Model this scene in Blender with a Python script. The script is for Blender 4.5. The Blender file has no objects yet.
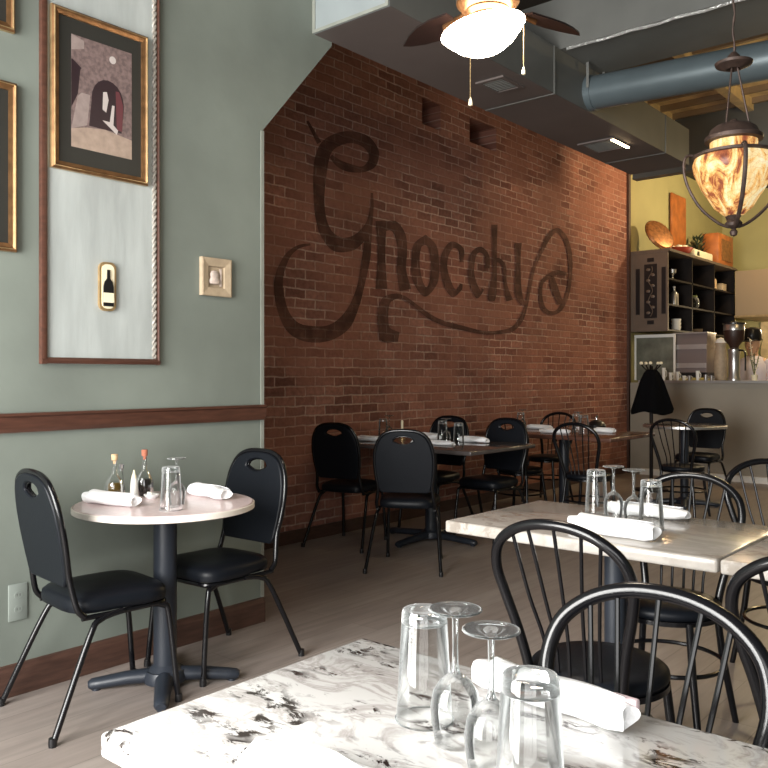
import bpy, bmesh, math, random
from mathutils import Vector, Matrix, Euler
random.seed(7)
R = math.radians
scene = bpy.context.scene
COL = scene.collection

# ------------------------------------------------------------------ helpers
def smooth_path(pts, n=6, closed=False):
    """Catmull-Rom through tuples of any length."""
    out = []
    m = len(pts)
    segs = m if closed else m - 1
    for i in range(segs):
        p1, p2 = pts[i], pts[(i + 1) % m]
        p0 = pts[(i - 1) % m] if closed or i > 0 else p1
        p3 = pts[(i + 2) % m] if closed or i + 2 < m else p2
        for k in range(n):
            t = k / n
            out.append(tuple(0.5 * (2 * b + (c - a) * t + (2 * a - 5 * b + 4 * c - d) * t * t + (3 * b - a - 3 * c + d) * t ** 3)
                             for a, b, c, d in zip(p0, p1, p2, p3)))
    if not closed:
        out.append(tuple(pts[-1]))
    return out

class MB:
    def __init__(self):
        self.bm = bmesh.new()
    def box(self, x0, x1, y0, y1, z0, z1, mi=0):
        v = [self.bm.verts.new((x, y, z)) for z in (z0, z1) for y in (y0, y1) for x in (x0, x1)]
        for f in ((0, 2, 3, 1), (4, 5, 7, 6), (0, 1, 5, 4), (2, 6, 7, 3), (0, 4, 6, 2), (1, 3, 7, 5)):
            self.bm.faces.new([v[i] for i in f]).material_index = mi
        return self
    def rbox(self, x0, x1, y0, y1, z0, z1, r=.01, seg=3):
        n0 = set(self.bm.edges)
        self.box(x0, x1, y0, y1, z0, z1)
        es = [e for e in self.bm.edges if e not in n0]
        bmesh.ops.bevel(self.bm, geom=es, offset=r, segments=seg, profile=.5, affect='EDGES')
        return self
    def tube(self, pts, r, n=10, closed=False, flat=1.0):
        """r: number or list; sweep with parallel frames"""
        P = [Vector(p) for p in pts]
        m = len(P)
        rr = r if isinstance(r, (list, tuple)) else [r] * m
        T = []
        for i in range(m):
            a = P[(i - 1) % m] if closed or i > 0 else P[i]
            b = P[(i + 1) % m] if closed or i < m - 1 else P[i]
            T.append((b - a).normalized())
        up = Vector((0, 0, 1)) if abs(T[0].z) < .9 else Vector((1, 0, 0))
        N = (up - T[0] * up.dot(T[0])).normalized()
        rings = []
        for i in range(m):
            N = (N - T[i] * N.dot(T[i])).normalized()
            B = T[i].cross(N)
            rings.append([self.bm.verts.new(P[i] + (N * math.cos(2 * math.pi * k / n) + B * math.sin(2 * math.pi * k / n) * flat) * rr[i]) for k in range(n)])
        for i in range(m if closed else m - 1):
            a, b = rings[i], rings[(i + 1) % m]
            for k in range(n):
                self.bm.faces.new((a[k], a[(k + 1) % n], b[(k + 1) % n], b[k]))
        if not closed:
            self.bm.faces.new(rings[0][::-1]); self.bm.faces.new(rings[-1])
        return self
    def lathe(self, prof, n=32, c=(0, 0, 0), sx=1, sy=1, cap0=True, cap1=True):
        rings = []
        for (r, z) in prof:
            if r < 1e-6:
                rings.append([self.bm.verts.new((c[0], c[1], c[2] + z))])
            else:
                rings.append([self.bm.verts.new((c[0] + r * sx * math.cos(2 * math.pi * k / n), c[1] + r * sy * math.sin(2 * math.pi * k / n), c[2] + z)) for k in range(n)])
        for a, b in zip(rings, rings[1:]):
            if len(a) == 1 and len(b) == 1: continue
            for k in range(n):
                k2 = (k + 1) % n
                if len(a) == 1: self.bm.faces.new((a[0], b[k2], b[k]))
                elif len(b) == 1: self.bm.faces.new((a[k], a[k2], b[0]))
                else: self.bm.faces.new((a[k], a[k2], b[k2], b[k]))
        if cap0 and len(rings[0]) > 1: self.bm.faces.new(rings[0][::-1])
        if cap1 and len(rings[-1]) > 1: self.bm.faces.new(rings[-1])
        return self
    def prism(self, poly, axis, a, b):
        """extrude a 2D outline along an axis: 'x' outline is (y,z); 'y' (x,z); 'z' (x,y)"""
        def P(u, v, w):
            return {'x': (w, u, v), 'y': (u, w, v), 'z': (u, v, w)}[axis]
        A = [self.bm.verts.new(P(u, v, a)) for u, v in poly]
        B = [self.bm.verts.new(P(u, v, b)) for u, v in poly]
        n = len(poly)
        self.bm.faces.new(A); self.bm.faces.new(B[::-1])
        for i in range(n):
            self.bm.faces.new((A[i], B[i], B[(i + 1) % n], A[(i + 1) % n]))
        return self
    def holed(self, outer, hole, f_front, f_back):
        """plate with a hole: outer/hole loops of (u,v), f_* map (u,v)->3D"""
        bm = self.bm
        sides = []
        for f in (f_front, f_back):
            lo = [bm.verts.new(f(*p)) for p in outer]
            lh = [bm.verts.new(f(*p)) for p in hole]
            es = [bm.edges.new((l[i], l[(i + 1) % len(l)])) for l in (lo, lh) for i in range(len(l))]
            bmesh.ops.triangle_fill(bm, use_beauty=True, edges=es)
            sides.append((lo, lh))
        for k in (0, 1):
            a, b = sides[0][k], sides[1][k]
            for i in range(len(a)):
                bm.faces.new((a[i], a[(i + 1) % len(a)], b[(i + 1) % len(b)], b[i]))
        return self
    def build(self, name, mat, parent=None, smooth=True, angle=40, bevel=0):
        bm = self.bm
        bmesh.ops.recalc_face_normals(bm, faces=bm.faces[:])
        me = bpy.data.meshes.new(name)
        for e in bm.edges:
            if len(e.link_faces) == 2:
                e.smooth = e.calc_face_angle(0) < R(angle)
        for f in bm.faces: f.smooth = smooth
        bm.to_mesh(me); bm.free()
        for m in (mat if isinstance(mat, (list, tuple)) else [mat]): me.materials.append(m)
        o = bpy.data.objects.new(name, me); COL.objects.link(o)
        if parent is not None: o.parent = parent
        if bevel:
            b = o.modifiers.new('bevel', 'BEVEL'); b.width = bevel; b.segments = 2; b.limit_method = 'ANGLE'; b.angle_limit = R(40)
        return o

def tag(o, label, cat, group=None):
    o['label'] = label; o['category'] = cat
    if group: o['group'] = group
    return o
def thing(name, label, cat, loc=(0, 0, 0), rz=0, group=None):
    o = bpy.data.objects.new(name, None); COL.objects.link(o)
    o.empty_display_size = .05
    o.location = loc; o.rotation_euler = (0, 0, R(rz))
    return tag(o, label, cat, group)
def struct(o):
    o['kind'] = 'structure'; return o
def dup(root, loc, rz, label, group=None):
    r = root.copy(); COL.objects.link(r); r.location = loc; r.rotation_euler = (0, 0, R(rz)); r['label'] = label
    if group: r['group'] = group
    for ch in list(root.children):
        c = ch.copy(); COL.objects.link(c); c.parent = r
        for g in list(ch.children):
            d = g.copy(); COL.objects.link(d); d.parent = c
    return r

# ------------------------------------------------------------------ materials
class NT:
    def __init__(self, name):
        self.m = bpy.data.materials.new(name); self.m.use_nodes = True
        self.t = self.m.node_tree; self.t.nodes.clear()
        self.out = self.t.nodes.new('ShaderNodeOutputMaterial')
    def n(self, typ, **kw):
        nd = self.t.nodes.new('ShaderNode' + typ)
        for k, v in kw.items():
            if hasattr(nd, k) and k not in nd.inputs: setattr(nd, k, v)
            else: nd.inputs[k.replace('_', ' ') if k.replace('_', ' ') in nd.inputs else k].default_value = v
        return nd
    def l(self, a, ao, b, bi):
        self.t.links.new(a.outputs[ao], b.inputs[bi])
    def ramp(self, src, so, stops):
        r = self.t.nodes.new('ShaderNodeValToRGB')
        el = r.color_ramp.elements
        el[0].position, el[0].color = stops[0][0], (*stops[0][1], 1)
        el[1].position, el[1].color = stops[-1][0], (*stops[-1][1], 1)
        for p, c in stops[1:-1]:
            e = el.new(p); e.color = (*c, 1)
        self.l(src, so, r, 'Fac'); return r

def pbsdf(t, base, rough, metal=0, spec=.5, coat=0):
    b = t.n('BsdfPrincipled', Roughness=rough, Metallic=metal)
    b.inputs['Base Color'].default_value = (*base, 1)
    b.inputs['Specular IOR Level'].default_value = spec
    if coat: b.inputs['Coat Weight'].default_value = coat; b.inputs['Coat Roughness'].default_value = .12
    t.l(b, 'BSDF', t.out, 'Surface'); return b

def mat(name, c, rough=.5, metal=0, spec=.5, var=0, scale=20, bump=0, bscale=None, c2=None, coat=0, stretch=None):
    t = NT(name); b = pbsdf(t, c, rough, metal, spec, coat)
    if var or bump or c2:
        tc = t.n('TexCoord'); src, so = tc, 'Object'
        if stretch:
            mp = t.n('Mapping'); mp.inputs['Scale'].default_value = stretch; t.l(tc, 'Object', mp, 'Vector'); src, so = mp, 'Vector'
        if var or c2:
            nz = t.n('TexNoise', Scale=scale, Detail=5.0); t.l(src, so, nz, 'Vector')
            d = c2 or tuple(max(0, x * (1 - var)) for x in c)
            e = c if c2 else tuple(min(1, x * (1 + var)) for x in c)
            r = t.ramp(nz, 'Fac', [(.33, d), (.67, e)]); t.l(r, 'Color', b, 'Base Color')
        if bump:
            nb = t.n('TexNoise', Scale=bscale or scale * 4, Detail=4.0); t.l(src, so, nb, 'Vector')
            bp = t.n('Bump', Strength=bump, Distance=.01); t.l(nb, 'Fac', bp, 'Height'); t.l(bp, 'Normal', b, 'Normal')
    return t.m

def emis(name, c, s):
    t = NT(name); e = t.n('Emission', Strength=s); e.inputs['Color'].default_value = (*c, 1); t.l(e, 'Emission', t.out, 'Surface'); return t.m

def glass_mat(name, tint=(.96, .97, .97), refl=1.0, ior=1.45):
    """thin clear glass: transparency with a Fresnel reflection and brighter grazing edges"""
    t = NT(name)
    tr = t.n('BsdfTransparent'); tr.inputs['Color'].default_value = (*tint, 1)
    gl = t.n('BsdfGlossy', Roughness=.03)
    df = t.n('BsdfDiffuse'); df.inputs['Color'].default_value = (.85, .87, .87, 1)
    lw = t.n('LayerWeight', Blend=.25)
    fr = t.n('Fresnel', IOR=ior)
    m1 = t.n('MixShader'); t.l(fr, 'Fac', m1, 'Fac'); t.l(tr, 'BSDF', m1, 1); t.l(gl, 'BSDF', m1, 2)
    mth = t.n('Math', operation='MULTIPLY'); mth.inputs[1].default_value = .42 * refl
    t.l(lw, 'Facing', mth, 0)
    pw = t.n('Math', operation='POWER'); pw.inputs[1].default_value = 1.6; t.l(mth, 'Value', pw, 0)
    m2 = t.n('MixShader'); t.l(pw, 'Value', m2, 'Fac'); t.l(m1, 'Shader', m2, 1); t.l(df, 'BSDF', m2, 2)
    t.l(m2, 'Shader', t.out, 'Surface'); return t.m

def brick_mat(name, paint=None):
    t = NT(name); b = pbsdf(t, (.2, .08, .05), .9, spec=.25)
    tc = t.n('TexCoord'); sp = t.n('SeparateXYZ'); t.l(tc, 'Object', sp, 'Vector')
    cb = t.n('CombineXYZ'); t.l(sp, 'Y', cb, 'X'); t.l(sp, 'Z', cb, 'Y')
    wn = t.n('TexNoise', Scale=9.0, Detail=3.0); t.l(cb, 'Vector', wn, 'Vector')
    va = t.n('VectorMath', operation='MULTIPLY_ADD'); va.inputs[1].default_value = (.022, .022, 0); t.l(wn, 'Color', va, 0); t.l(cb, 'Vector', va, 2)
    br = t.n('TexBrick', offset=.5); t.l(va, 'Vector', br, 'Vector')
    for k, v in (('Scale', 1), ('Mortar Size', .0085), ('Mortar Smooth', .6), ('Bias', -.1), ('Brick Width', .215), ('Row Height', .075)): br.inputs[k].default_value = v
    br.inputs['Color1'].default_value = (.33, .152, .112, 1); br.inputs['Color2'].default_value = (.15, .06, .046, 1); br.inputs['Mortar'].default_value = (.46, .31, .25, 1)
    n1 = t.n('TexNoise', Scale=1.1, Detail=6.0); t.l(cb, 'Vector', n1, 'Vector')
    r1 = t.ramp(n1, 'Fac', [(.3, (.60, .55, .55)), (.5, (1, 1, 1)), (.70, (1.4, 1.2, 1.1))])
    m1 = t.n('MixRGB', blend_type='MULTIPLY'); m1.inputs['Fac'].default_value = .8; t.l(br, 'Color', m1, 'Color1'); t.l(r1, 'Color', m1, 'Color2')
    n2 = t.n('TexNoise', Scale=26.0, Detail=4.0); t.l(cb, 'Vector', n2, 'Vector')
    r2 = t.ramp(n2, 'Fac', [(.3, (.7, .7, .7)), (.7, (1.2, 1.2, 1.2))])
    m2 = t.n('MixRGB', blend_type='MULTIPLY'); m2.inputs['Fac'].default_value = .8; t.l(m1, 'Color', m2, 'Color1'); t.l(r2, 'Color', m2, 'Color2')
    # wash of old limewash over the upper courses, worn in blotches
    n3 = t.n('TexNoise', Scale=2.3, Detail=5.0); t.l(cb, 'Vector', n3, 'Vector')
    r3 = t.ramp(n3, 'Fac', [(.40, (0, 0, 0)), (.60, (.7, .7, .7))])
    m3 = t.n('MixRGB'); m3.inputs['Color2'].default_value = (.29, .125, .086, 1); t.l(r3, 'Color', m3, 'Fac'); t.l(m2, 'Color', m3, 'Color1')
    last = m3
    if paint:
        m4 = t.n('MixRGB', blend_type='MIX'); n4 = t.n('TexNoise', Scale=5.0, Detail=7.0); t.l(cb, 'Vector', n4, 'Vector'); r4 = t.ramp(n4, 'Fac', [(.38, (.62, .62, .62)), (.60, (.95, .95, .95))]); t.l(r4, 'Color', m4, 'Fac'); m4.inputs['Color2'].default_value = (*paint, 1); t.l(m3, 'Color', m4, 'Color1'); last = m4
    t.l(last, 'Color', b, 'Base Color')
    bp = t.n('Bump', Strength=.7, Distance=.008); inv = t.n('Math', operation='MULTIPLY_ADD'); inv.inputs[1].default_value = -1.0
    t.l(br, 'Fac', inv, 0); t.l(n2, 'Fac', inv, 2); t.l(inv, 'Value', bp, 'Height'); t.l(bp, 'Normal', b, 'Normal')
    return t.m

def stone_mat(name, base, vein, dark, scale=5, rough=.12, lo=.50, hi=.62):
    t = NT(name); b = pbsdf(t, base, rough, spec=.5)
    tc = t.n('TexCoord')
    mp = t.n('Mapping'); mp.inputs['Rotation'].default_value = (0, 0, .5); mp.inputs['Scale'].default_value = (1, 1.9, 1); t.l(tc, 'Object', mp, 'Vector')
    n1 = t.n('TexNoise', Scale=scale, Detail=9.0, Roughness=.62, Distortion=1.1); t.l(mp, 'Vector', n1, 'Vector')
    r1 = t.ramp(n1, 'Fac', [(lo - .06, base), (lo, vein), (hi, base)])
    n2 = t.n('TexNoise', Scale=scale * 2.6, Detail=10.0, Roughness=.7, Distortion=.6); t.l(mp, 'Vector', n2, 'Vector')
    r2 = t.ramp(n2, 'Fac', [(.50, (0, 0, 0)), (.555, (1, 1, 1))])
    n3 = t.n('TexNoise', Scale=scale * .9, Detail=3.0); t.l(mp, 'Vector', n3, 'Vector')
    r3 = t.ramp(n3, 'Fac', [(.48, (0, 0, 0)), (.58, (1, 1, 1))])
    mu = t.n('MixRGB', blend_type='MULTIPLY'); mu.inputs['Fac'].default_value = 1; t.l(r2, 'Color', mu, 'Color1'); t.l(r3, 'Color', mu, 'Color2')
    mx = t.n('MixRGB'); mx.inputs['Color2'].default_value = (*dark, 1); t.l(mu, 'Color', mx, 'Fac'); t.l(r1, 'Color', mx, 'Color1')
    t.l(mx, 'Color', b, 'Base Color')
    return t.m

def floor_mat():
    t = NT('grey_brown_plank_vinyl'); b = pbsdf(t, (.2, .17, .15), .38, spec=.4)
    tc = t.n('TexCoord'); sp = t.n('SeparateXYZ'); t.l(tc, 'Object', sp, 'Vector')
    cb = t.n('CombineXYZ'); t.l(sp, 'Y', cb, 'X'); t.l(sp, 'X', cb, 'Y')
    br = t.n('TexBrick', offset=.37); t.l(cb, 'Vector', br, 'Vector')
    for k, v in (('Scale', 1), ('Mortar Size', .0015), ('Bias', 0), ('Brick Width', 1.2), ('Row Height', .18)): br.inputs[k].default_value = v
    br.inputs['Color1'].default_value = (.275, .238, .215, 1); br.inputs['Color2'].default_value = (.235, .198, .178, 1); br.inputs['Mortar'].default_value = (.15, .125, .11, 1)
    mp = t.n('Mapping'); mp.inputs['Scale'].default_value = (14, 1.3, 1); t.l(tc, 'Object', mp, 'Vector')
    nz = t.n('TexNoise', Scale=2.0, Detail=6.0); t.l(mp, 'Vector', nz, 'Vector')
    r = t.ramp(nz, 'Fac', [(.3, (.8, .8, .8)), (.7, (1.15, 1.15, 1.15))])
    m = t.n('MixRGB', blend_type='MULTIPLY'); m.inputs['Fac'].default_value = .9; t.l(br, 'Color', m, 'Color1'); t.l(r, 'Color', m, 'Color2')
    t.l(m, 'Color', b, 'Base Color'); return t.m

def shade_mat():
    """amber mica glass lit from inside"""
    t = NT('amber_mica_glass')
    tc = t.n('TexCoord')
    mp = t.n('Mapping'); mp.inputs['Scale'].default_value = (1.5, 1.5, .55); t.l(tc, 'Object', mp, 'Vector'); n1 = t.n('TexNoise', Scale=9.0, Detail=8.0, Roughness=.65, Distortion=1.6); t.l(mp, 'Vector', n1, 'Vector')
    r1 = t.ramp(n1, 'Fac', [(.30, (.09, .03, .035)), (.41, (.40, .12, .05)), (.49, (.95, .52, .16)), (.58, (1, .78, .40)), (.70, (1, .93, .66))])
    vo = t.n('TexVoronoi', Scale=46.0, feature='DISTANCE_TO_EDGE'); t.l(tc, 'Object', vo, 'Vector')
    r2 = t.ramp(vo, 'Distance', [(.0, (.82, .72, .66)), (.06, (1, 1, 1))])
    m = t.n('MixRGB', blend_type='MULTIPLY'); m.inputs['Fac'].default_value = 1; t.l(r1, 'Color', m, 'Color1'); t.l(r2, 'Color', m, 'Color2')
    e = t.n('Emission', Strength=1.05); t.l(m, 'Color', e, 'Color')
    g = t.n('BsdfPrincipled', Roughness=.25); t.l(m, 'Color', g, 'Base Color')
    mx = t.n('MixShader'); mx.inputs['Fac'].default_value = .75; t.l(g, 'BSDF', mx, 1); t.l(e, 'Emission', mx, 2)
    t.l(mx, 'Shader', t.out, 'Surface'); return t.m

M = dict(
    green=mat('sage_plaster', (.160, .182, .158), .75, var=.16, scale=1.6, bump=.06, bscale=30),
    panel=mat('pale_washed_panel', (.36, .388, .378), .55, var=.14, scale=3, stretch=(1, 3, .6), bump=.1, bscale=12),
    wood=mat('brown_stained_wood', (.066, .026, .016), .45, var=.25, scale=9, stretch=(8, 1, 8)),
    basewood=mat('dark_baseboard_wood', (.062, .030, .021), .5, var=.25, scale=9, stretch=(8, 1, 8)),
    rope=mat('silvered_rope_moulding', (.26, .24, .21), .45, var=.3, scale=60),
    bead=mat('pale_corner_bead', (.22, .23, .20), .6, var=.08, scale=9),
    brick=brick_mat('old_red_brick'), paint=brick_mat('faded_brown_wall_paint', (.062, .026, .018)),
    floor=floor_mat(),
    ceil=mat('dark_grey_ceiling', (.035, .034, .032), .9, var=.15, scale=2),
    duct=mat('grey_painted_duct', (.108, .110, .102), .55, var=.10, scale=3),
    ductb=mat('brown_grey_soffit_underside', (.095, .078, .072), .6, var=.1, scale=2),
    ductend=mat('pale_blue_grey_lit_end_and_pipe', (.24, .27, .275), .5, var=.06, scale=4),  # soffit end made paler to carry window light; also the pale pipe's own colour
    pipe=mat('blue_grey_round_duct', (.10, .128, .14), .35, metal=.3, var=.06, scale=5),
    foil=mat('crinkled_foil_tape', (.62, .62, .60), .3, metal=.8, bump=.8, bscale=60),
    white=mat('white_paint', (.7, .69, .65), .5),
    yellow=mat('yellow_green_plaster', (.40, .36, .165), .8, var=.06, scale=2),
    barf=mat('olive_grey_bar_front', (.27, .245, .20), .7, var=.05, scale=3),
    bartop=mat('grey_steel_ledge', (.32, .31, .30), .3, metal=.5),
    tin=mat('warm_pressed_tin', (.70, .54, .30), .4, metal=.1, var=.2, scale=8),
    dkwood=mat('very_dark_wood', (.008, .005, .004), .5, spec=.2, var=.3, scale=8),
    vinyl=mat('black_vinyl', (.0055, .0068, .0095), .40, spec=.17, bump=.06, bscale=120),
    blackm=mat('black_enamel_metal', (.004, .004, .005), .2, spec=.4),
    iron=mat('slate_cast_iron', (.016, .020, .028), .42, spec=.4),
    chrome=mat('chrome', (.75, .75, .76), .15, metal=1),
    granite=stone_mat('white_granite', (.60, .59, .575), (.40, .375, .36), (.030, .022, .020), scale=7.5, lo=.44, hi=.52),
    marble=stone_mat('beige_marble', (.37, .345, .315), (.31, .285, .255), (.24, .21, .18), scale=2.6, rough=.16),
    pink=mat('pinkish_laminate', (.70, .56, .55), .22, var=.05, scale=40),
    edge=mat('cream_table_edging', (.80, .74, .66), .4),
    darktop=mat('dark_glossy_tabletop', (.07, .06, .058), .12, spec=.7, var=.2, scale=6),
    browntop=mat('brown_wood_tabletop', (.12, .055, .038), .2, var=.25, scale=5, stretch=(1, 8, 1)),
    cloth=mat('white_cotton_napkin', (.86, .86, .87), .9, bump=.25, bscale=90),
    pinkcloth=mat('pale_mauve_lining', (.62, .48, .50), .9),
    glass=glass_mat('clear_glass'), thick=glass_mat('thick_glass_base', (.90, .92, .92), 2.0, 1.6),
    gold=mat('antique_gold_leaf', (.22, .115, .05), .4, metal=.75, var=.25, scale=25),
    goldl=mat('bright_gold_edge', (.46, .32, .16), .35, metal=.7, var=.2, scale=25),
    matb=mat('black_mat_board', (.018, .018, .015), .55),
    cork=mat('cork', (.55, .38, .22), .9, var=.25, scale=120), redcork=mat('reddish_cork', (.36, .12, .07), .8, var=.2, scale=120),
    oil=mat('amber_green_oil', (.085, .050, .006), .08, spec=.6, coat=.6), vinegar=mat('dark_vinegar', (.008, .005, .005), .08, spec=.6, coat=.6),
    cream=mat('cream_ceramic', (.80, .72, .52), .35, var=.06, scale=20), blackp=mat('black_paint', (.008, .008, .009), .3),
    bronze=mat('oiled_bronze', (.20, .10, .045), .3, metal=.85, var=.2, scale=20), blade=mat('dark_walnut_blade', (.012, .006, .005), .4, var=.25, scale=10, stretch=(1, 8, 1)),
    rust=mat('rusty_lantern_iron', (.045, .028, .022), .55, metal=.4, var=.35, scale=30),
    steel=mat('brushed_steel', (.52, .51, .50), .3, metal=.9), mauve=mat('mauve_grey_steel', (.20, .165, .16), .35, metal=.5),
    bean=mat('coffee_bean_brown', (.03, .012, .008), .5, var=.4, scale=80),
    coat=mat('black_cloth', (.004, .004, .0045), .95, spec=.05), orange=mat('orange_lacquer', (.42, .13, .03), .5, var=.25, scale=7),
    copper=mat('copper_basket', (.36, .15, .05), .4, metal=.6, var=.35, scale=25), red=mat('red_glaze', (.42, .06, .03), .4),
    leaf=mat('dull_green_leaf', (.10, .12, .04), .6, var=.3, scale=30), dkleaf=mat('dark_green_foliage', (.02, .035, .015), .7),
    cabf=mat('taupe_cabinet_paint', (.105, .076, .056), .5, var=.1, scale=6), hoodm=mat('tan_metal_hood', (.30, .22, .14), .5, metal=.2),
    skin=mat('skin', (.62, .36, .22), .6), jacket=mat('pale_lilac_jacket', (.62, .56, .60), .8),
    bowl=emis('frosted_lamp_bowl', (1, .84, .66), 42.0), strip=emis('lit_strip', (1, .72, .42), 30.0),
    shade=shade_mat(),
    tan=mat('travertine_frame', (.36, .28, .19), .6, var=.12, scale=25), relief=mat('pink_white_relief', (.46, .38, .33), .6, var=.2, scale=40),
    ph_wall=mat('print_sepia_wall', (.15, .105, .10), .5, var=.3, scale=60), ph_sand=mat('print_pale_ground', (.32, .24, .19), .5, var=.15, scale=30),
    ph_dark=mat('print_dark_purple', (.018, .008, .012), .45), ph_maroon=mat('print_maroon', (.10, .025, .032), .45), ph_light=mat('print_highlight', (.45, .40, .38), .5), ph_path=mat('print_pale_slope', (.26, .205, .19), .5, var=.1, scale=40),
    outlet=mat('grey_green_cover_plate', (.19, .215, .195), .5),
    boardm=mat('mottled_grey_green_board', (.16, .16, .12), .5, c2=(.07, .07, .05), scale=6),
)
SIGN = [
 [(4.511,3.237,4.53,3.249),(4.571,3.164,4.6,3.181),(4.632,3.089,4.672,3.113)],
 [(4.77,3.014,4.794,3.036),(4.85,2.962,4.889,3.01),(4.977,2.942,4.999,3.002),(5.165,2.97,5.154,3.009),(5.322,3.05,5.238,3.072),(5.362,3.178,5.25,3.135),(5.244,3.27,5.169,3.186),(5.042,3.272,5.03,3.188),(4.851,3.215,4.897,3.142),(4.685,3.106,4.791,3.069),(4.612,2.964,4.743,2.968),(4.596,2.815,4.718,2.832),(4.6,2.66,4.7,2.678),(4.619,2.505,4.717,2.533),(4.679,2.377,4.776,2.431),(4.819,2.28,4.882,2.383),(5.033,2.307,4.991,2.395),(5.187,2.41,5.103,2.449),(5.273,2.55,5.213,2.556),(5.3,2.692,5.262,2.688),(5.294,2.816,5.268,2.812)],
 [(5.255,2.626,5.293,2.628),(5.194,2.414,5.269,2.417),(5.163,2.249,5.25,2.249),(5.108,2.033,5.181,2.028),(5.016,1.856,5.106,1.836),(4.891,1.731,4.995,1.67),(4.738,1.661,4.783,1.564),(4.553,1.65,4.531,1.542),(4.415,1.672,4.337,1.598),(4.318,1.754,4.234,1.722),(4.267,1.888,4.187,1.874),(4.261,2.01,4.192,2.014),(4.327,2.159,4.284,2.175),(4.424,2.244,4.409,2.263),(4.555,2.285,4.55,2.299)],
 [(5.338,2.586,5.47,2.605),(5.358,2.427,5.45,2.439),(5.358,2.24,5.45,2.25),(5.338,2.009,5.47,2.019)],
 [(5.449,2.516,5.437,2.583),(5.535,2.537,5.595,2.613),(5.602,2.48,5.721,2.521),(5.633,2.355,5.745,2.37),(5.62,2.195,5.731,2.211),(5.663,2.017,5.801,2.045)],
 [(6.027,2.552,6.018,2.469),(5.858,2.449,5.951,2.434),(5.824,2.289,5.926,2.299),(5.849,2.119,5.96,2.151),(6.015,1.999,6.03,2.073),(6.195,2.132,6.093,2.144),(6.222,2.313,6.114,2.3),(6.179,2.477,6.079,2.441),(6.027,2.552,6.018,2.469)],
 [(6.619,2.373,6.569,2.366),(6.623,2.503,6.549,2.472),(6.429,2.541,6.457,2.49),(6.284,2.418,6.374,2.408),(6.258,2.272,6.353,2.286),(6.315,2.121,6.42,2.155),(6.446,2.025,6.49,2.09),(6.587,2.098,6.535,2.118),(6.61,2.155,6.579,2.16)],
 [(7.086,2.358,7.013,2.348),(7.071,2.487,7.003,2.466),(6.928,2.552,6.918,2.501),(6.76,2.472,6.839,2.46),(6.715,2.305,6.801,2.312),(6.736,2.175,6.836,2.201),(6.862,2.042,6.927,2.106),(6.987,2.135,6.941,2.147)],
 [(7.132,2.804,7.226,2.817),(7.142,2.569,7.216,2.578),(7.142,2.316,7.216,2.321),(7.072,2.107,7.201,2.109),(7.077,2.029,7.169,2.031)],
 [(7.201,2.404,7.156,2.417),(7.227,2.436,7.243,2.478),(7.33,2.401,7.385,2.416),(7.36,2.209,7.417,2.219),(7.41,2.046,7.524,2.07)],
 [(7.576,2.673,7.698,2.688),(7.596,2.464,7.677,2.473),(7.577,2.163,7.698,2.18),(7.698,2.034,7.76,2.066),(7.837,2.058,7.829,2.078)],
 [(5.643,1.647,5.624,1.577),(5.522,1.67,5.419,1.576),(5.489,1.708,5.372,1.689),(5.481,1.804,5.362,1.804),(5.504,1.899,5.415,1.931),(5.586,1.942,5.57,1.983),(5.682,1.953,5.696,1.979),(5.804,1.912,5.83,1.935),(6.036,1.809,6.069,1.842),(6.281,1.748,6.303,1.785),(6.586,1.716,6.602,1.754),(6.948,1.689,6.955,1.719),(7.212,1.699,7.206,1.729),(7.524,1.74,7.488,1.775),(7.723,1.857,7.653,1.876),(7.821,2.009,7.761,2.014),(7.901,2.222,7.849,2.223),(7.986,2.435,7.935,2.438),(8.164,2.654,8.104,2.661),(8.343,2.832,8.271,2.85),(8.483,2.906,8.495,2.953),(8.632,2.849,8.717,2.882),(8.738,2.687,8.835,2.705),(8.769,2.476,8.843,2.482),(8.714,2.26,8.785,2.257),(8.553,2.072,8.633,2.053),(8.408,2.0,8.42,1.967),(8.235,2.021,8.167,1.988),(8.145,2.141,8.079,2.133),(8.166,2.292,8.103,2.297),(8.295,2.362,8.242,2.393),(8.482,2.426,8.468,2.469),(8.707,2.435,8.718,2.47)],
 [(8.315,2.376,8.404,2.395),(8.349,2.262,8.481,2.294),(8.507,2.085,8.617,2.112)],
]
# ------------------------------------------------------------------ the setting
GX, BX = -3.26, -4.60           # face of the green wall, face of the brick wall
XR, YF, YB, ZC = 3.4, -1.3, 14.2, 4.3
b = MB(); b.box(BX - .6, XR + .2, YF - .2, YB + .2, -.1, 0); struct(b.build('floor', M['floor'], smooth=False))
b = MB(); b.box(BX - .6, XR + .2, YF - .2, YB + .2, ZC, ZC + .1); struct(b.build('ceiling', M['ceil'], smooth=False))
b = MB(); b.prism([(YF - .2, 0), (2.885, 0), (2.885, 2.547), (3.40, 3.14), (3.40, ZC), (YF - .2, ZC)], 'x', BX - .1, GX)
struct(b.build('wall_left', M['green'], smooth=False))
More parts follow.
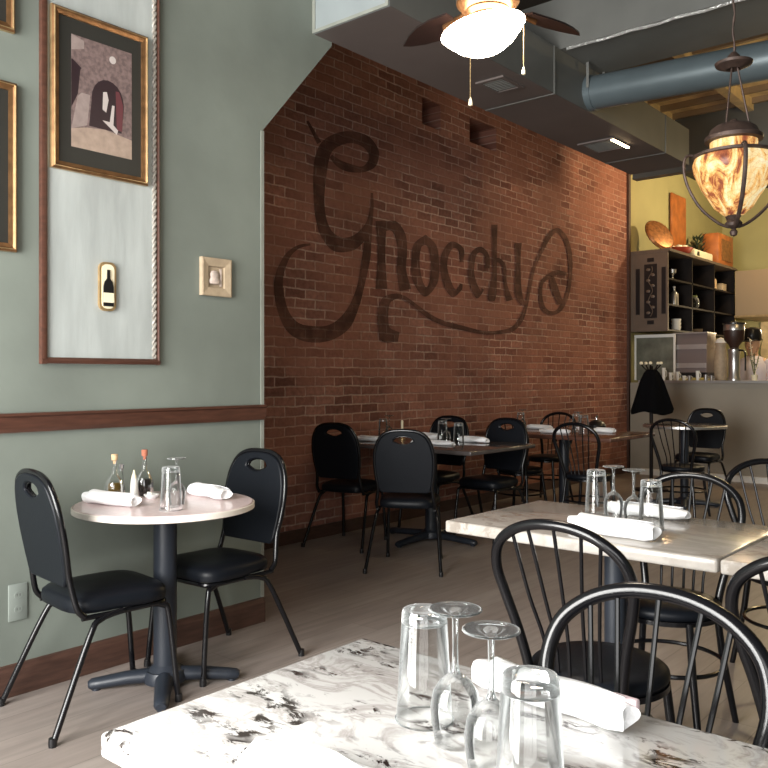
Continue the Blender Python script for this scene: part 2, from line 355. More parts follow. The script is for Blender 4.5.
# brick wall with joist pockets near the top
poly_y = [2.9, 10.40]
b = MB()
pk = [(5.98, 6.26, 3.56, 3.80), (6.74, 7.22, 3.56, 3.76)]
ys = [2.88] + [v for p in pk for v in p[:2]] + [10.40]
b.box(BX - .5, BX, 2.88, 10.40, 0, 3.56)
b.box(BX - .5, BX, 2.88, 10.40, 3.80, ZC)
for i in range(0, len(ys), 2): b.box(BX - .5, BX, ys[i], ys[i + 1], 3.56, 3.80)
b.box(BX - .55, BX - .46, 2.88, 10.4, 3.5, 3.85)
struct(b.build('wall_brick', M['brick'], smooth=False))
b = MB(); b.box(BX - .2, BX - .02, 10.40, YB + .2, 0, ZC); struct(b.build('wall_left_rear', M['yellow'], smooth=False))
b = MB(); b.box(BX - .02, BX + .03, 10.38, 10.44, 0, ZC); struct(b.build('trim_4', M['basewood'], smooth=False))
b = MB(); b.box(BX - .2, XR + .2, YB, YB + .2, 0, ZC); struct(b.build('wall_back', M['yellow'], smooth=False))
b = MB(); b.box(XR, XR + .2, YF - .2, YB, 0, ZC); struct(b.build('wall_right', M['green'], smooth=False))
# storefront wall with one wide window behind the viewer
WZ0, WZ1 = .45, 3.1
WINS = [(-3.0, -.7), (-.2, 2.6)]
b = MB(); b.box(GX, WINS[0][0], YF - .2, YF, 0, ZC); b.box(WINS[0][1], WINS[1][0], YF - .2, YF, 0, ZC); b.box(WINS[1][1], XR, YF - .2, YF, 0, ZC)
for x0, x1 in WINS: b.box(x0, x1, YF - .2, YF, 0, WZ0); b.box(x0, x1, YF - .2, YF, WZ1, ZC)
struct(b.build('wall_front', M['green'], smooth=False))
for i, (x0, x1) in enumerate(WINS):
    b = MB()
    for x in (x0 + .03, (x0 + x1) / 2, x1 - .03): b.box(x - .03, x + .03, YF - .12, YF - .06, WZ0, WZ1)
    for z in (WZ0 + .03, 2.45, WZ1 - .03): b.box(x0, x1, YF - .12, YF - .06, z - .03, z + .03)
    struct(b.build('window_%d' % (i + 1), M['basewood'], smooth=False))
# chair rail, baseboards, corner bead
b = MB(); b.prism([(GX, 1.045), (GX + .018, 1.045), (GX + .022, 1.06), (GX + .022, 1.105), (GX + .030, 1.112), (GX + .030, 1.122), (GX, 1.122)], 'y', YF, 2.89)
struct(b.build('trim_1', M['wood'], smooth=False))
b = MB(); b.prism([(GX, 0), (GX + .018, 0), (GX + .018, .10), (GX + .010, .122), (GX, .125)], 'y', YF, 2.885); struct(b.build('baseboard_left', M['basewood'], smooth=False))
b = MB(); b.box(BX, BX + .015, 3.42, 10.3, 0, .10); struct(b.build('baseboard_brick', M['basewood'], smooth=False))
b = MB(); b.box(GX - .03, GX + .004, 2.868, 2.889, .125, 1.045); b.box(GX - .03, GX + .004, 2.868, 2.889, 1.122, 2.54); struct(b.build('trim_2', M['bead'], smooth=False))

# painted lettering on the brick
b = MB(); bm = b.bm
for i, st in enumerate(SIGN):
    pts = [(a + (a - c) * .09, b_ + (b_ - d) * .09, c - (a - c) * .09, d - (b_ - d) * .09) for a, b_, c, d in smooth_path(st, 6)]; x = BX + .003 + i * .0005
    vs = [(bm.verts.new((x, p[0], p[1])), bm.verts.new((x, p[2], p[3]))) for p in pts]
    for (a, c), (d, e) in zip(vs, vs[1:]): bm.faces.new((a, c, e, d))
tag(b.build('painted_sign', M['paint'], smooth=False), 'huge faded dark brown script lettering painted across the brick wall', 'painted sign')

# box soffit over the tables with window light painted into its end colour, seams and trims
BZ, SX0, SX1, SY0, SY1, ST = 3.16, GX, -2.715, 3.25, 7.45, 3.48
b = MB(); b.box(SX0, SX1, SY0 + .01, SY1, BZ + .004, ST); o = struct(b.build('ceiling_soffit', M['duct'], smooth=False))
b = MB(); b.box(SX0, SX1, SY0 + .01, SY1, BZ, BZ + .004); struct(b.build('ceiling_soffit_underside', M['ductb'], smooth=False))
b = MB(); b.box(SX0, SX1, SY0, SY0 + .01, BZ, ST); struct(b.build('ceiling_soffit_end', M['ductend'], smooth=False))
b = MB(); b.box(SX0, SX0 + .02, SY0 - .006, SY0, BZ, ST); b.box(SX1 - .02, SX1, SY0 - .006, SY0, BZ, ST); b.box(SX0 + .02, SX1 - .02, SY0 - .006, SY0, BZ, BZ + .018)
struct(b.build('trim_3', M['bead'], smooth=False))
b = MB()
for y in (4.97, 6.9): b.box(SX0, SX1 + .006, y, y + .02, BZ - .004, BZ); b.box(SX1, SX1 + .006, y, y + .02, BZ, ST)
b.box(SX1, SX1 + .006, 3.95, 3.97, BZ, ST)
struct(b.build('trim_5', M['duct'], smooth=False))
def vent(x0, x1, y0, y1, label, lit=False):
    t = thing('air_vent', label, 'vent', ((x0 + x1) / 2, (y0 + y1) / 2, BZ - .012), 0, 'vents under the soffit')
    w, d = (x1 - x0) / 2, (y1 - y0) / 2
    f = MB(); f.box(-w, w, -d, -d + .03, 0, .012); f.box(-w, w, d - .03, d, 0, .012); f.box(-w, -w + .03, -d + .03, d - .03, 0, .012); f.box(w - .03, w, -d + .03, d - .03, 0, .012)
    f.build('frame', M['ductb'], t, smooth=False)
    n = 7
    for k in range(n):
        y = -d + .04 + (2 * d - .08) * (k + .5) / n
        s = MB(); s.box(-w + .03, w - .03, y - .008, y + .004, .002, .010); s.build('slat', M['duct'], t, smooth=False)
    if lit:
        s = MB(); s.box(w - .03, w - .005, -d + .02, d - .02, -.006, 0); s.build('light_strip', M['strip'], t, smooth=False)
vent(-3.0, -2.79, 4.46, 4.72, 'square air vent in the soffit behind the fan bowl, nearer the window')
vent(-3.16, -2.85, 6.18, 6.52, 'square air vent in the soffit with a bright lit strip along one side', True)

# round duct, rectangular duct, pale pipe
t = thing('round_duct', 'blue grey round metal duct crossing under the ceiling beside the hanging lantern', 'duct', (SX1, 5.5, 3.295))
b = MB(); b.tube([(0.0, 0, 0), (2.0, 0, -.09), (5.6, 0, -.25)], .118, 28); b.build('pipe', M['pipe'], t)
b = MB(); b.tube([(.0, 0, 0), (.05, 0, -.002)], .126, 28); b.build('collar', M['pipe'], t)
b = MB(); b.box(.035, .055, -.128, -.124, 0, .18); b.box(.035, .055, .124, .128, 0, .18); b.build('hanger_strap', M['duct'], t, smooth=False)
t = thing('rectangular_duct', 'wide grey rectangular duct with a foil taped edge above the round duct', 'duct', (SX1, 5.06, 3.47))
b = MB(); b.box(-.54, 5.6, 0, .62, .012, .36); b.build('duct_body', M['duct'], t, smooth=False)
b = MB()
b.tube([(.05 + 5.5 * k / 60, -.004 + .004 * math.sin(k * 2.1), .003 * math.sin(k * 1.7)) for k in range(61)], .010, 6, flat=.6); b.build('foil_tape', M['foil'], t)
t = thing('ceiling_pipe', 'pale pipe near the ceiling just behind the fan motor', 'pipe', (-3.0, 4.78, 3.98))
b = MB(); b.tube([(.2, 0, 0), (5, 0, 0)], .085, 20); b.build('pipe', M['ductend'], t)

# bulkhead and pressed tin ceiling over the bar side
b = MB(); b.box(-4.05, XR, 9.3, 9.42, 3.57, ZC); struct(b.build('ceiling_bulkhead', M['duct'], smooth=False))
b = MB(); b.box(BX, XR, 6.3, 9.3, 4.22, 4.26); struct(b.build('ceiling_tin', M['tin'], smooth=False))
b = MB()
for k in range(9): x = BX + .15 + k * .85; b.box(x - .05, x + .05, 6.3, 9.3, 4.10, 4.22)
struct(b.build('ceiling_beam', M['tin'], smooth=False))
b = MB()
for k in range(9): y = 6.45 + k * .35; b.box(BX, XR, y - .02, y + .02, 4.16, 4.22)
struct(b.build('ceiling_cross_beam', M['hoodm'], smooth=False))

# ------------------------------------------------------------------ left wall decoration
t = thing('wall_panel', 'tall pale washed panel framed with brown and rope moulding on the green wall', 'wall panel', (GX, 1.967, 1.32))
b = MB(); b.box(0, .008, -.27, .265, 0, 1.95); b.build('board', M['panel'], t, smooth=False)
b = MB(); b.prism([(0, 0), (.022, .002), (.026, .014), (.018, .026), (0, .028)], 'y', -.288, .276); b.build('bottom_moulding', M['wood'], t)
def vmould(y0, y1, m, nm):
    b = MB(); b.prism([(0, y0), (.020, y0 + .002), (.024, (y0 + y1) / 2), (.020, y1 - .002), (0, y1)], 'z', .0, 1.95); return b.build(nm, m, t)
vmould(-.290, -.262, M['wood'], 'side_moulding'); vmould(.262, .278, M['wood'], 'side_moulding')
b = MB(); n = 260
for s in (0, math.pi):
    b.tube([(.010 + .005 * math.cos(k * .8 + s), .252 + .006 * math.sin(k * .8 + s), .03 + 1.92 * k / n) for k in range(n + 1)], .0065, 6)
b.build('rope_moulding', M['rope'], t)
pn = t

def picture(y0, y1, z0, z1, label, fw=.032, mw=.07, x0=GX, art=True):
    t = thing('framed_picture', label, 'picture', (x0, (y0 + y1) / 2, z0), 0, 'framed pictures on the green wall')
    w, h = (y1 - y0) / 2, z1 - z0
    prof = [(0, 0), (.018, 0), (.026, .010), (.020, fw * .55), (.016, fw)]   # (x out, inward)
    bm_ = MB(); bm = bm_.bm
    rings = []
    for px, pi in prof + [(0.004, fw)]:
        rings.append([bm.verts.new((px, sy * (w - pi), (pi if sz < 0 else h - pi))) for sy, sz in ((-1, -1), (1, -1), (1, 1), (-1, 1))])
    for a, c in zip(rings, rings[1:]):
        for k in range(4): bm.faces.new((a[k], a[(k + 1) % 4], c[(k + 1) % 4], c[k])).material_index = 1 if a is rings[0] or c is rings[2] and False else 0
    bm.faces.new(rings[0])
    f = bm_.build('frame', [M['gold'], M['goldl']], t, smooth=False)
    e = MB(); e.tube([(.0255, -w + .010, .010), (.0255, w - .010, .010), (.0255, w - .010, h - .010), (.0255, -w + .010, h - .010)], .004, 6, closed=True); e.build('gilt_bead', M['goldl'], f)
    m_ = MB(); m_.box(.004, .010, -w + fw, w - fw, fw, h - fw); m_.build('mat_board', M['matb'], t, smooth=False)
    return t, w, h
t, w, h = picture(1.718, 2.176, 2.128, 2.80, 'gold framed black-matted sepia photograph of a stone archway, whole in view', x0=GX + .008)
py0, py1, pz0, pz1 = 1.808 - 1.947, 2.096 - 1.947, 2.232 - 2.128, 2.703 - 2.128
def U(u, v): return (py0 + (py1 - py0) * u, pz0 + (pz1 - pz0) * v)
pr = MB(); pr.box(.010, .0115, py0, py1, pz0, pz1); pr = pr.build('print', M['ph_wall'], t, smooth=False)
def shp(nm, pts, m, d):
    s = MB(); s.prism([U(*p) for p in pts], 'x', .0112, .0115 + d * .0003); s.build(nm, m, pr, smooth=False)
shp('sandy_ground', [(0, 0), (1, 0), (1, .18), (.55, .22), (.25, .20), (0, .16)], M['ph_sand'], 1)
shp('pale_slope', [(0, .16), (.25, .22), (.30, .50), (.16, .50), (.10, .46)], M['ph_path'], 2)
shp('shadowed_doorway', [(0, .35), (.10, .48), (.14, .70), (.16, .72), (.02, .78), (0, .78)], M['ph_dark'], 2)
shp('roof_edge', [(0, .86), (.20, .90), (.20, .97), (0, 1)], M['ph_path'], 2)
arch = [(.28, .22), (.82, .22), (.86, .45)] + [(.59 + .27 * math.cos(a), .48 + .20 * math.sin(a)) for a in [math.pi * k / 10 for k in range(11)]] + [(.32, .45)]
shp('arched_opening', arch, M['ph_dark'], 3)
shp('maroon_shutter', [(.74, .24), (.83, .24), (.85, .48), (.78, .60), (.72, .60)], M['ph_maroon'], 4)
shp('pale_figure', [(.50, .40), (.56, .38), (.60, .50), (.57, .57), (.51, .56)], M['ph_light'], 5)
shp('bright_rail', [(.50, .30), (.74, .20), (.76, .24), (.68, .28), (.70, .46), (.66, .46), (.62, .30)], M['ph_light'], 5)
shp('white_disc', [(.67 + .055 * math.cos(a), .88 + .035 * math.sin(a)) for a in [2 * math.pi * k / 14 for k in range(14)]], M['ph_light'], 5)
picture(1.10, 1.578, 1.762, 2.43, 'gold framed dark picture cut by the photo edge, the lower one beside the panel')
picture(1.10, 1.570, 2.63, 3.28, 'gold framed dark picture at the top corner above another framed one')
# bottle plaque
t = thing('bottle_plaque', 'small cream ceramic plaque painted with a black wine bottle, on the pale panel', 'plaque', (GX + .008, 1.977, 1.552))
def rrect(w, h, r, z0=0, n=5):
    return [(sx * (w - r) + r * math.cos(a + R(90) * q), z0 + (h - r if sz > 0 else r) + r * math.sin(a + R(90) * q)) for q, (sx, sz) in enumerate(((1, 1), (-1, 1), (-1, -1), (1, -1))) for a in [R(90) * k / n for k in range(n + 1)]]
b = MB(); b.prism(rrect(.040, .212, .028), 'x', 0, .014); b.build('plaque', M['goldl'], t)
b = MB(); b.prism(rrect(.030, .192, .024, .010), 'x', .013, .016); b.build('glazed_face', M['cream'], t)
bp = [(-.024, .020), (.024, .020), (.024, .105), (.019, .125), (.007, .140), (.006, .178), (-.006, .178), (-.007, .140), (-.019, .125), (-.024, .105)]
b = MB(); b.prism(bp, 'x', .0155, .021); b.build('bottle_motif', M['blackp'], t)
b = MB(); b.box(.020, .0225, -.0245, .0245, .036, .078); b.build('bottle_label', M['cream'], t, smooth=False)
# small tan frame
t = thing('relief_tile', 'small square tan stone frame holding a pinkish relief, near the wall end', 'wall ornament', (GX, 2.57, 1.66))
w, h = .090, .185
b = MB(); bm = b.bm; rings = []
for px, pi in ((0, 0), (.022, 0), (.024, .006), (.018, .040), (.006, .042)):
    rings.append([bm.verts.new((px, sy * (w - pi), (pi if sz < 0 else h - pi))) for sy, sz in ((-1, -1), (1, -1), (1, 1), (-1, 1))])
for a, c in zip(rings, rings[1:]):
    for k in range(4): bm.faces.new((a[k], a[(k + 1) % 4], c[(k + 1) % 4], c[k]))
bm.faces.new(rings[0]); b.build('frame', M['tan'], t, smooth=False)
b = MB(); b.box(.002, .007, -.049, .049, .041, .144); b.build('backing', M['tan'], t, smooth=False)
b = MB(); b.lathe([(0, .0), (.030, .004), (.034, .018), (.024, .034), (.028, .05), (.018, .066), (0, .07)], 18, (.012, -.008, .056), sx=.35); b.box(.007, .012, .026, .036, .05, .135); b.build('relief', M['relief'], t)
# outlet
t = thing('wall_outlet', 'grey green electrical outlet plate low on the green wall', 'outlet', (GX, 1.588, .295))
b = MB(); b.rbox(0, .007, -.039, .039, 0, .146, .003, 2); b.build('cover_plate', M['outlet'], t)
for z in (.045, .101):
    b = MB(); b.prism([(.017 * math.cos(a), z + .014 * math.sin(a)) for a in [2 * math.pi * k / 16 for k in range(16)]], 'x', .006, .009); s = b.build('socket', M['outlet'], t)
    b = MB(); b.box(.0085, .0095, -.007, -.005, z - .004, z + .006); b.box(.0085, .0095, .005, .007, z - .004, z + .006); b.build('slot', M['blackp'], s, smooth=False)

# ------------------------------------------------------------------ chairs
def banquet_chair(label, group):
    t = thing('banquet_chair', label, 'chair', (0, 0, 0), 0, group)
    ty = lambda z: -.195 - (z - .51) * .175
    def outline(g=0):
        p = [(-.162 - g, .51 - g), (.162 + g, .51 - g)]
        side = [(.170, .54), (.182, .62), (.188, .70), (.184, .77), (.168, .83), (.135, .88), (.085, .905), (.03, .913)]
        q = [(x + g * (x / .19), z + g * max(0, (z - .70) / .21)) for x, z in side]
        return p + q + [(-x, z) for x, z in reversed(q)]
    out = smooth_path(outline()[2:], 3)
    outer = [(-.150, .512), (.150, .512)] + out
    hole = [(-.068 + .136 * k / 10, .848 - .022 * math.sin(math.pi * k / 10)) for k in range(11)] + [(.068 * math.cos(a), .852 + .032 * math.sin(a)) for a in [math.pi * k / 10 for k in range(1, 10)]]
    b = MB(); b.holed(outer, hole, lambda u, v: (u, ty(v) + .017, v), lambda u, v: (u, ty(v) - .015, v))
    b.build('backrest', M['vinyl'], t, angle=50, bevel=.006)
    b = MB(); b.tube([(u, ty(v) - .001, v) for u, v in hole], .006, 8, closed=True); b.build('grip_trim', M['blackm'], t)
    arch = [(-.190, -.150, .405), (-.190, -.178, .44)] + [(x - .006 if x < 0 else x + .006, ty(z), z + .006) for x, z in reversed(outline()[2:])] + [(.190, -.178, .44), (.190, -.150, .405)]
    b = MB(); b.tube(smooth_path(arch, 4), .0115, 10); b.build('back_frame', M['blackm'], t)
    # seat cushion
    b = MB(); bm = b.bm
    rings = []
    for (s, z) in ((.90, .405), (.985, .412), (1.0, .432), (.985, .452), (.90, .466), (.60, .476), (0.0, .479)):
        ring = []
        for k in range(40):
            a = 2 * math.pi * k / 40
            ca, sa = math.cos(a), math.sin(a); e = .45
            wx = .200 if sa > 0 else .188
            ring.append(bm.verts.new((s * wx * math.copysign(abs(ca) ** e, ca), .01 + s * .20 * math.copysign(abs(sa) ** e, sa), z)))
        rings.append(ring)
    for a, c in zip(rings, rings[1:]):
        for k in range(40): bm.faces.new((a[k], a[(k + 1) % 40], c[(k + 1) % 40], c[k]))
    bm.faces.new(rings[0][::-1])
    bmesh.ops.remove_doubles(bm, verts=bm.verts[:], dist=1e-5)
    b.build('seat', M['vinyl'], t, angle=60)
    b = MB(); b.tube(smooth_path([(-.19, -.16, .40), (-.18, .0, .397), (-.165, .17, .397), (-.08, .19, .397), (.08, .19, .397), (.165, .17, .397), (.18, 0, .397), (.19, -.16, .40)], 4), .010, 8); b.build('seat_frame', M['blackm'], t)
    for s in (-1, 1):
        b = MB(); b.tube(smooth_path([(s * .185, .0, .400), (s * .19, -.09, .385), (s * .205, -.14, .33), (s * .245, -.285, .012)], 5), .0115, 10); l = b.build('leg', M['blackm'], t)
        b = MB(); b.lathe([(.014, 0), (.015, .012), (.0135, .03)], 12, (s * .246, -.288, 0)); b.build('foot_cap', M['blackp'], l)
        b = MB(); b.tube(smooth_path([(s * .165, .10, .400), (s * .17, .17, .385), (s * .175, .195, .34), (s * .187, .228, .012)], 5), .0115, 10); l = b.build('leg', M['blackm'], t)
        b = MB(); b.lathe([(.014, 0), (.015, .012), (.0135, .03)], 12, (s * .187, .229, 0)); b.build('foot_cap', M['blackp'], l)
    return t

def bistro_chair(label, group):
    t = thing('bistro_chair', label, 'chair', (0, 0, 0), 0, group)
    b = MB(); b.lathe([(.168, .425), (.186, .430), (.192, .442), (.189, .456), (.175, .466), (.12, .472), (0, .473)], 40); b.build('seat', M['vinyl'], t, angle=60)
    b = MB(); b.lathe([(.174, .412), (.191, .412), (.191, .428), (.174, .428)], 40, cap0=False, cap1=False); b.build('seat_ring', M['blackm'], t)
    hoop = [(-.135, -.145, .42), (-.142, -.155, .48), (-.160, -.175, .57), (-.186, -.200, .67), (-.198, -.222, .742), (-.181, -.243, .808), (-.132, -.258, .853), (-.068, -.266, .878)]
    hoop = hoop + [(0, -.268, .885)] + [(-x, y, z) for x, y, z in reversed(hoop)]
    b = MB(); b.tube(smooth_path(hoop, 5), .0145, 12); b.build('back_hoop', M['blackm'], t)
    for x0, x1, z1, y1 in ((-.078, -.128, .853, -.257), (-.040, -.078, .878, -.265), (0, 0, .884, -.267), (.040, .078, .878, -.265), (.078, .128, .853, -.257)):
        b = MB(); b.tube(smooth_path([(x0, -.172 + abs(x0) * .3, .44), (x0 * 1.05, -.182 + abs(x0) * .2, .55), (x0 * 1.25 + (x1 - x0) * .12, -.212, .68), (x1, y1, z1)], 4), .0052, 8); b.build('spindle', M['blackm'], t)
    for s in (-1, 1):
        for f in (1, -1):
            b = MB(); b.tube([(s * .135, f * .135, .425), (s * .152, f * .150, .25), (s * .185, f * (.175 if f > 0 else .195), 0)], [.0135, .0135, .0115], 10); b.build('leg', M['blackm'], t)
    b = MB(); b.tube([(.200 * math.cos(a), .200 * math.sin(a), .245) for a in [2 * math.pi * k / 36 for k in range(36)]], .008, 8, closed=True); b.build('ring_stretcher', M['blackm'], t)
    return t

bq = banquet_chair('black vinyl banquet chair left of the round table, back to the window side', 'black banquet chairs')
bq.location = (-2.915, 1.75, 0); bq.rotation_euler = (0, 0, R(-6))
dup(bq, (-2.955, 2.34, 0), 182, 'black vinyl banquet chair beyond the round table, at the end of the green wall')
dup(bq, (-4.27, 4.66, 0), 14, 'black banquet chair nearest the brick, back turned, at the dark table')
dup(bq, (-3.47, 4.37, 0), 30, 'black banquet chair with back turned and pale grip hole, in front of the dark table')
dup(bq, (-3.60, 5.56, 0), 180, 'black banquet chair facing out from behind the dark table corner')
dup(bq, (-4.16, 5.56, 0), 183, 'black banquet chair mostly hidden behind the dark table, against the brick')
dup(bq, (-3.06, 8.66, 0), 180, 'dark rounded chair back rising behind the small round table near the bar', None)
bs = bistro_chair('black hoop back chair facing the beige table, its whole back and seat in view', 'black hoop back chairs')
bs.location = (-1.05, 2.185, 0); bs.rotation_euler = (0, 0, R(0))
dup(bs, (-.578, 1.175, 0), 180, 'black hoop back chair nearest the viewer, tucked under the granite table')
dup(bs, (-.415, 2.17, 0), 0, 'black hoop back chair cut by the photo edge, beside the beige table joint')
dup(bs, (-1.165, 2.965, 0), 180, 'black hoop back chair tucked in on the far side of the beige table')
dup(bs, (-.93, 3.78, 0), -140, 'dark hoop back chair standing apart behind the beige table, under the lantern')
dup(bs, (-3.15, 6.36, 0), 0, 'dark hoop back chair with its back to the viewer at the brown table')
dup(bs, (-4.16, 7.48, 0), 180, 'dark hoop back chair on the far side of the brown table, by the brick')
dup(bs, (-3.80, 6.36, 0), 0, 'dark hoop back chair behind the banquet chairs, drawn up to the brown table')
dup(bs, (-2.78, 7.46, 0), 0, 'dark hoop back chair in front of the small round table near the bar')

# ------------------------------------------------------------------ tables
def pedestal(t, zt, col_r=.048, foot=.30, rot=0, m='iron', off=(0, 0)):
    ox, oy = off; b = MB(); b.lathe([(.075, .060), (.060, .075), (col_r, .09), (col_r, zt - .02), (.10, zt - .015), (.10, zt)], 28, (ox, oy, 0)); b.build('column', M[m], t)
    hub = MB(); hub.lathe([(.085, .02), (.088, .045), (.078, .066), (0, .070)], 28, (ox, oy, 0)); hub.build('base_hub', M[m], t)
    for k in range(4):
        a = R(rot + 90 * k); ca, sa = math.cos(a), math.sin(a)
        pts = [(ox + ca * q, oy + sa * q, z) for q, z in ((.05, .044), (.15, .040), (foot - .05, .028), (foot - .012, .024), (foot, .022))]
        b = MB(); b.tube(pts, [.030, .027, .024, .022, .015], 12, flat=1.25)
        b.lathe([(.018, 0), (.018, .02)], 12, (ox + ca * (foot - .03), oy + sa * (foot - .03), 0))
        b.build('foot', M[m], t)
def rect_table(label, cx, cy, w, d, rz, top, thick=.04, zt=.75, edge=None, col=.048, off=(0, 0), rot=0):
    t = thing('dining_table', label, 'table', (cx, cy, 0), rz, 'restaurant tables')
    b = MB(); b.rbox(-w / 2, w / 2, -d / 2, d / 2, zt - thick, zt, .008, 3); b.build('tabletop', M[top], t)
    pedestal(t, zt - thick, col, min(w, d) / 2 - .02 if not off[0] else .27, rot, off=off)
    return t
t = thing('round_table', 'small round pinkish pedestal table against the green wall', 'table', (-2.893, 2.028, 0), 0, 'restaurant tables')
b = MB(); b.lathe([(0, .722), (.355, .722), (.360, .726), (.360, .744), (.354, .750), (0, .750)], 72); b.build('tabletop', M['pink'], t)
b = MB(); b.lathe([(.3595, .724), (.364, .726), (.364, .745), (.3595, .748)], 72, cap0=False, cap1=False); b.build('edge_band', M['edge'], t)
pedestal(t, .722, .047, .30, -38)
rect_table('white granite topped table with dark veins nearest the viewer', -.40, .947, 1.40, .58, 0, 'granite', .038, off=(.32, 0), rot=45)
rect_table('beige marble topped table set with glasses and a napkin, behind the granite table', -1.275, 2.745, .965, .655, -1, 'marble', .042, col=.036, off=(.055, -.08))
rect_table('second beige marble table joined to its twin and cut by the photo edge', -.303, 2.728, .965, .655, -1, 'marble', .042, col=.036, off=(.15, -.04))
rect_table('dark glossy table against the brick between banquet chairs', -3.885, 5.165, 1.34, .88, 0, 'darktop', .03)
rect_table('brown wooden table further along the brick, below the end of the lettering', -3.70, 6.97, 1.36, .94, 0, 'browntop', .035)
t = thing('round_table', 'small dark round table with a pale worn rim, before the bar front', 'table', (-3.0, 8.11, 0), 0, 'restaurant tables')
b = MB(); b.lathe([(0, .765), (.38, .765), (.386, .770), (.386, .79), (.38, .795), (0, .795)], 48); b.build('tabletop', M['darktop'], t)
b = MB(); b.lathe([(.3855, .767), (.390, .769), (.390, .791), (.3855, .794)], 48, cap0=False, cap1=False); b.build('edge_band', M['steel'], t)
pedestal(t, .765, .04, .32, 20)

# ------------------------------------------------------------------ tableware
def tumbler(label, loc, group):
    t = thing('tumbler', label, 'glass', loc, 0, group)
    H, r0, r1 = .168, .044, .034
    b = MB(); b.lathe([(r0, 0), (r0 - .0012, .001), (r1 + .001, H - .022), (r1, H - .020), (r1 - .003, H - .020), (r0 - .003, .0)][:4], 32, cap0=False, cap1=False); b.build('wall', M['glass'], t)
    b = MB(); b.tube([(r0 * math.cos(a), r0 * math.sin(a), .0015) for a in [2 * math.pi * k / 32 for k in range(32)]], .0013, 6, closed=True); b.build('rim', M['thick'], t)
    b = MB(); b.lathe([(r1 - .002, H - .022), (r1 + .001, H - .020), (r1, H - .006), (r1 - .002, H - .001), (r1 - .006, H), (r1 * .55, H - .003), (0, H - .005)], 32); b.build('thick_base', M['thick'], t)
    return t
def wine(label, loc, group, H=.19):
    t = thing('wine_glass', label, 'glass', loc, 0, group)
    b = MB(); b.lathe([(.029, 0), (.034, .03), (.0355, .05), (.032, .072), (.022, .088), (.010, .097), (.0045, .103)], 32, cap0=False, cap1=False); b.build('bowl', M['glass'], t)
    b = MB(); b.lathe([(.0075, .099), (.0045, .108), (.0038, .14), (.0045, H - .014), (.008, H - .007)], 16); b.build('stem', M['thick'], t)
    b = MB(); b.lathe([(.008, H - .008), (.022, H - .004), (.0365, H - .002), (.0365, H)], 36, cap0=False, cap1=True); f = b.build('foot', M['glass'], t)
    b = MB(); b.tube([(.0365 * math.cos(a), .0365 * math.sin(a), H - .001) for a in [2 * math.pi * k / 36 for k in range(36)]], .0018, 6, closed=True); b.build('foot_rim', M['thick'], f)
    return t
def napkin(label, loc, rz, L=.26, r=.030, seed=0, group='white rolled napkins', lining=False, taper=.85):
    t = thing('rolled_napkin', label, 'napkin', loc, rz, group)
    rnd = random.Random(seed); b = MB(); bm = b.bm; rings = []; n, m = 26, 22
    ph = rnd.random() * 6
    for i in range(n + 1):
        u = i / n; x = (u - .5) * L
        e = min(1, .80 + 2.2 * u, .80 + 2.2 * (1 - u)) * (1 - (1 - taper) * u)
        ring = []
        for k in range(m):
            a = 2 * math.pi * k / m
            w = 1 + .07 * math.sin(2 * a + ph + 5 * u) + .05 * math.sin(3 * a - 9 * u + ph) + .035 * math.sin(14 * u + ph * 2 + a)
            rr = r * e * w
            y = math.cos(a) * rr * 1.25; z = r * .72 + math.sin(a) * rr * .78
            ring.append(bm.verts.new((x + .006 * math.sin(a * 2 + ph), y + .006 * math.sin(3 * u * math.pi + ph), max(.0, z))))
        rings.append(ring)
    for a, c in zip(rings, rings[1:]):
        for k in range(m): bm.faces.new((a[k], a[(k + 1) % m], c[(k + 1) % m], c[k]))
    for ring, sg in ((rings[0], 1), (rings[-1], -1)):
        inner = [bm.verts.new((v.co.x + sg * .008, v.co.y * .55, r * .72 + (v.co.z - r * .72) * .55)) for v in ring]
        for k in range(m): bm.faces.new((ring[k], ring[(k + 1) % m], inner[(k + 1) % m], inner[k]))
        bm.faces.new(inner)
    rl = b.build('roll', M['cloth'], t, angle=70)
    # loose outer flap wound diagonally over the roll
    b = MB(); bm = b.bm; prev = None
    for i in range(15):
        u = .10 + .80 * i / 14; x = (u - .5) * L
        row = []
        for j in range(7):
            a = R(25 + 14 * j + 45 * math.sin(u * 3 + ph)); rr = r * 1.09 * (1 - (1 - taper) * u)
            row.append(bm.verts.new((x + .012 * j / 6, math.cos(a) * rr * 1.25 + .006 * math.sin(3 * u * math.pi + ph), r * .74 + math.sin(a) * rr * .80 + .001)))
        if prev:
            for j in range(6): bm.faces.new((prev[j], row[j], row[j + 1], prev[j + 1]))
        prev = row
    f = b.build('loose_fold', M['cloth'], t, angle=70); s = f.modifiers.new('thick', 'SOLIDIFY'); s.thickness = .002; s.offset = 0
    if lining:
        b = MB(); b.rbox(L * .34, L * .50, .016, .030, .010, .042, .004, 2); b.build('folded_lining', M['pinkcloth'], t)
    return t
ZT = .75
GT = 'upturned tumblers'; GW = 'upturned wine glasses'
tm = tumbler('upturned tumbler on the granite table, the farther one beside a wine glass', (-.765, 1.0, ZT), GT)
dup(tm, (-.502, .862, ZT), 0, 'upturned tumbler on the granite table, the nearest glass to the viewer')
wg = wine('upturned wine glass on the granite table, standing next to the farther tumbler', (-.683, .965, ZT), GW)
dup(wg, (-.592, .917, ZT), 0, 'upturned wine glass on the granite table, close to the nearest tumbler')
dup(tm, (-1.405, 2.90, ZT), 0, 'upturned tumbler on the beige table, farthest of its glasses from the lantern')
dup(tm, (-1.125, 2.735, ZT), 0, 'upturned tumbler on the beige table, in front of the far napkin')
dup(wg, (-1.318, 2.86, ZT), 0, 'upturned wine glass on the beige table, beside the farther tumbler')
dup(wg, (-1.215, 2.80, ZT), 0, 'upturned wine glass on the beige table, next to the nearer tumbler')
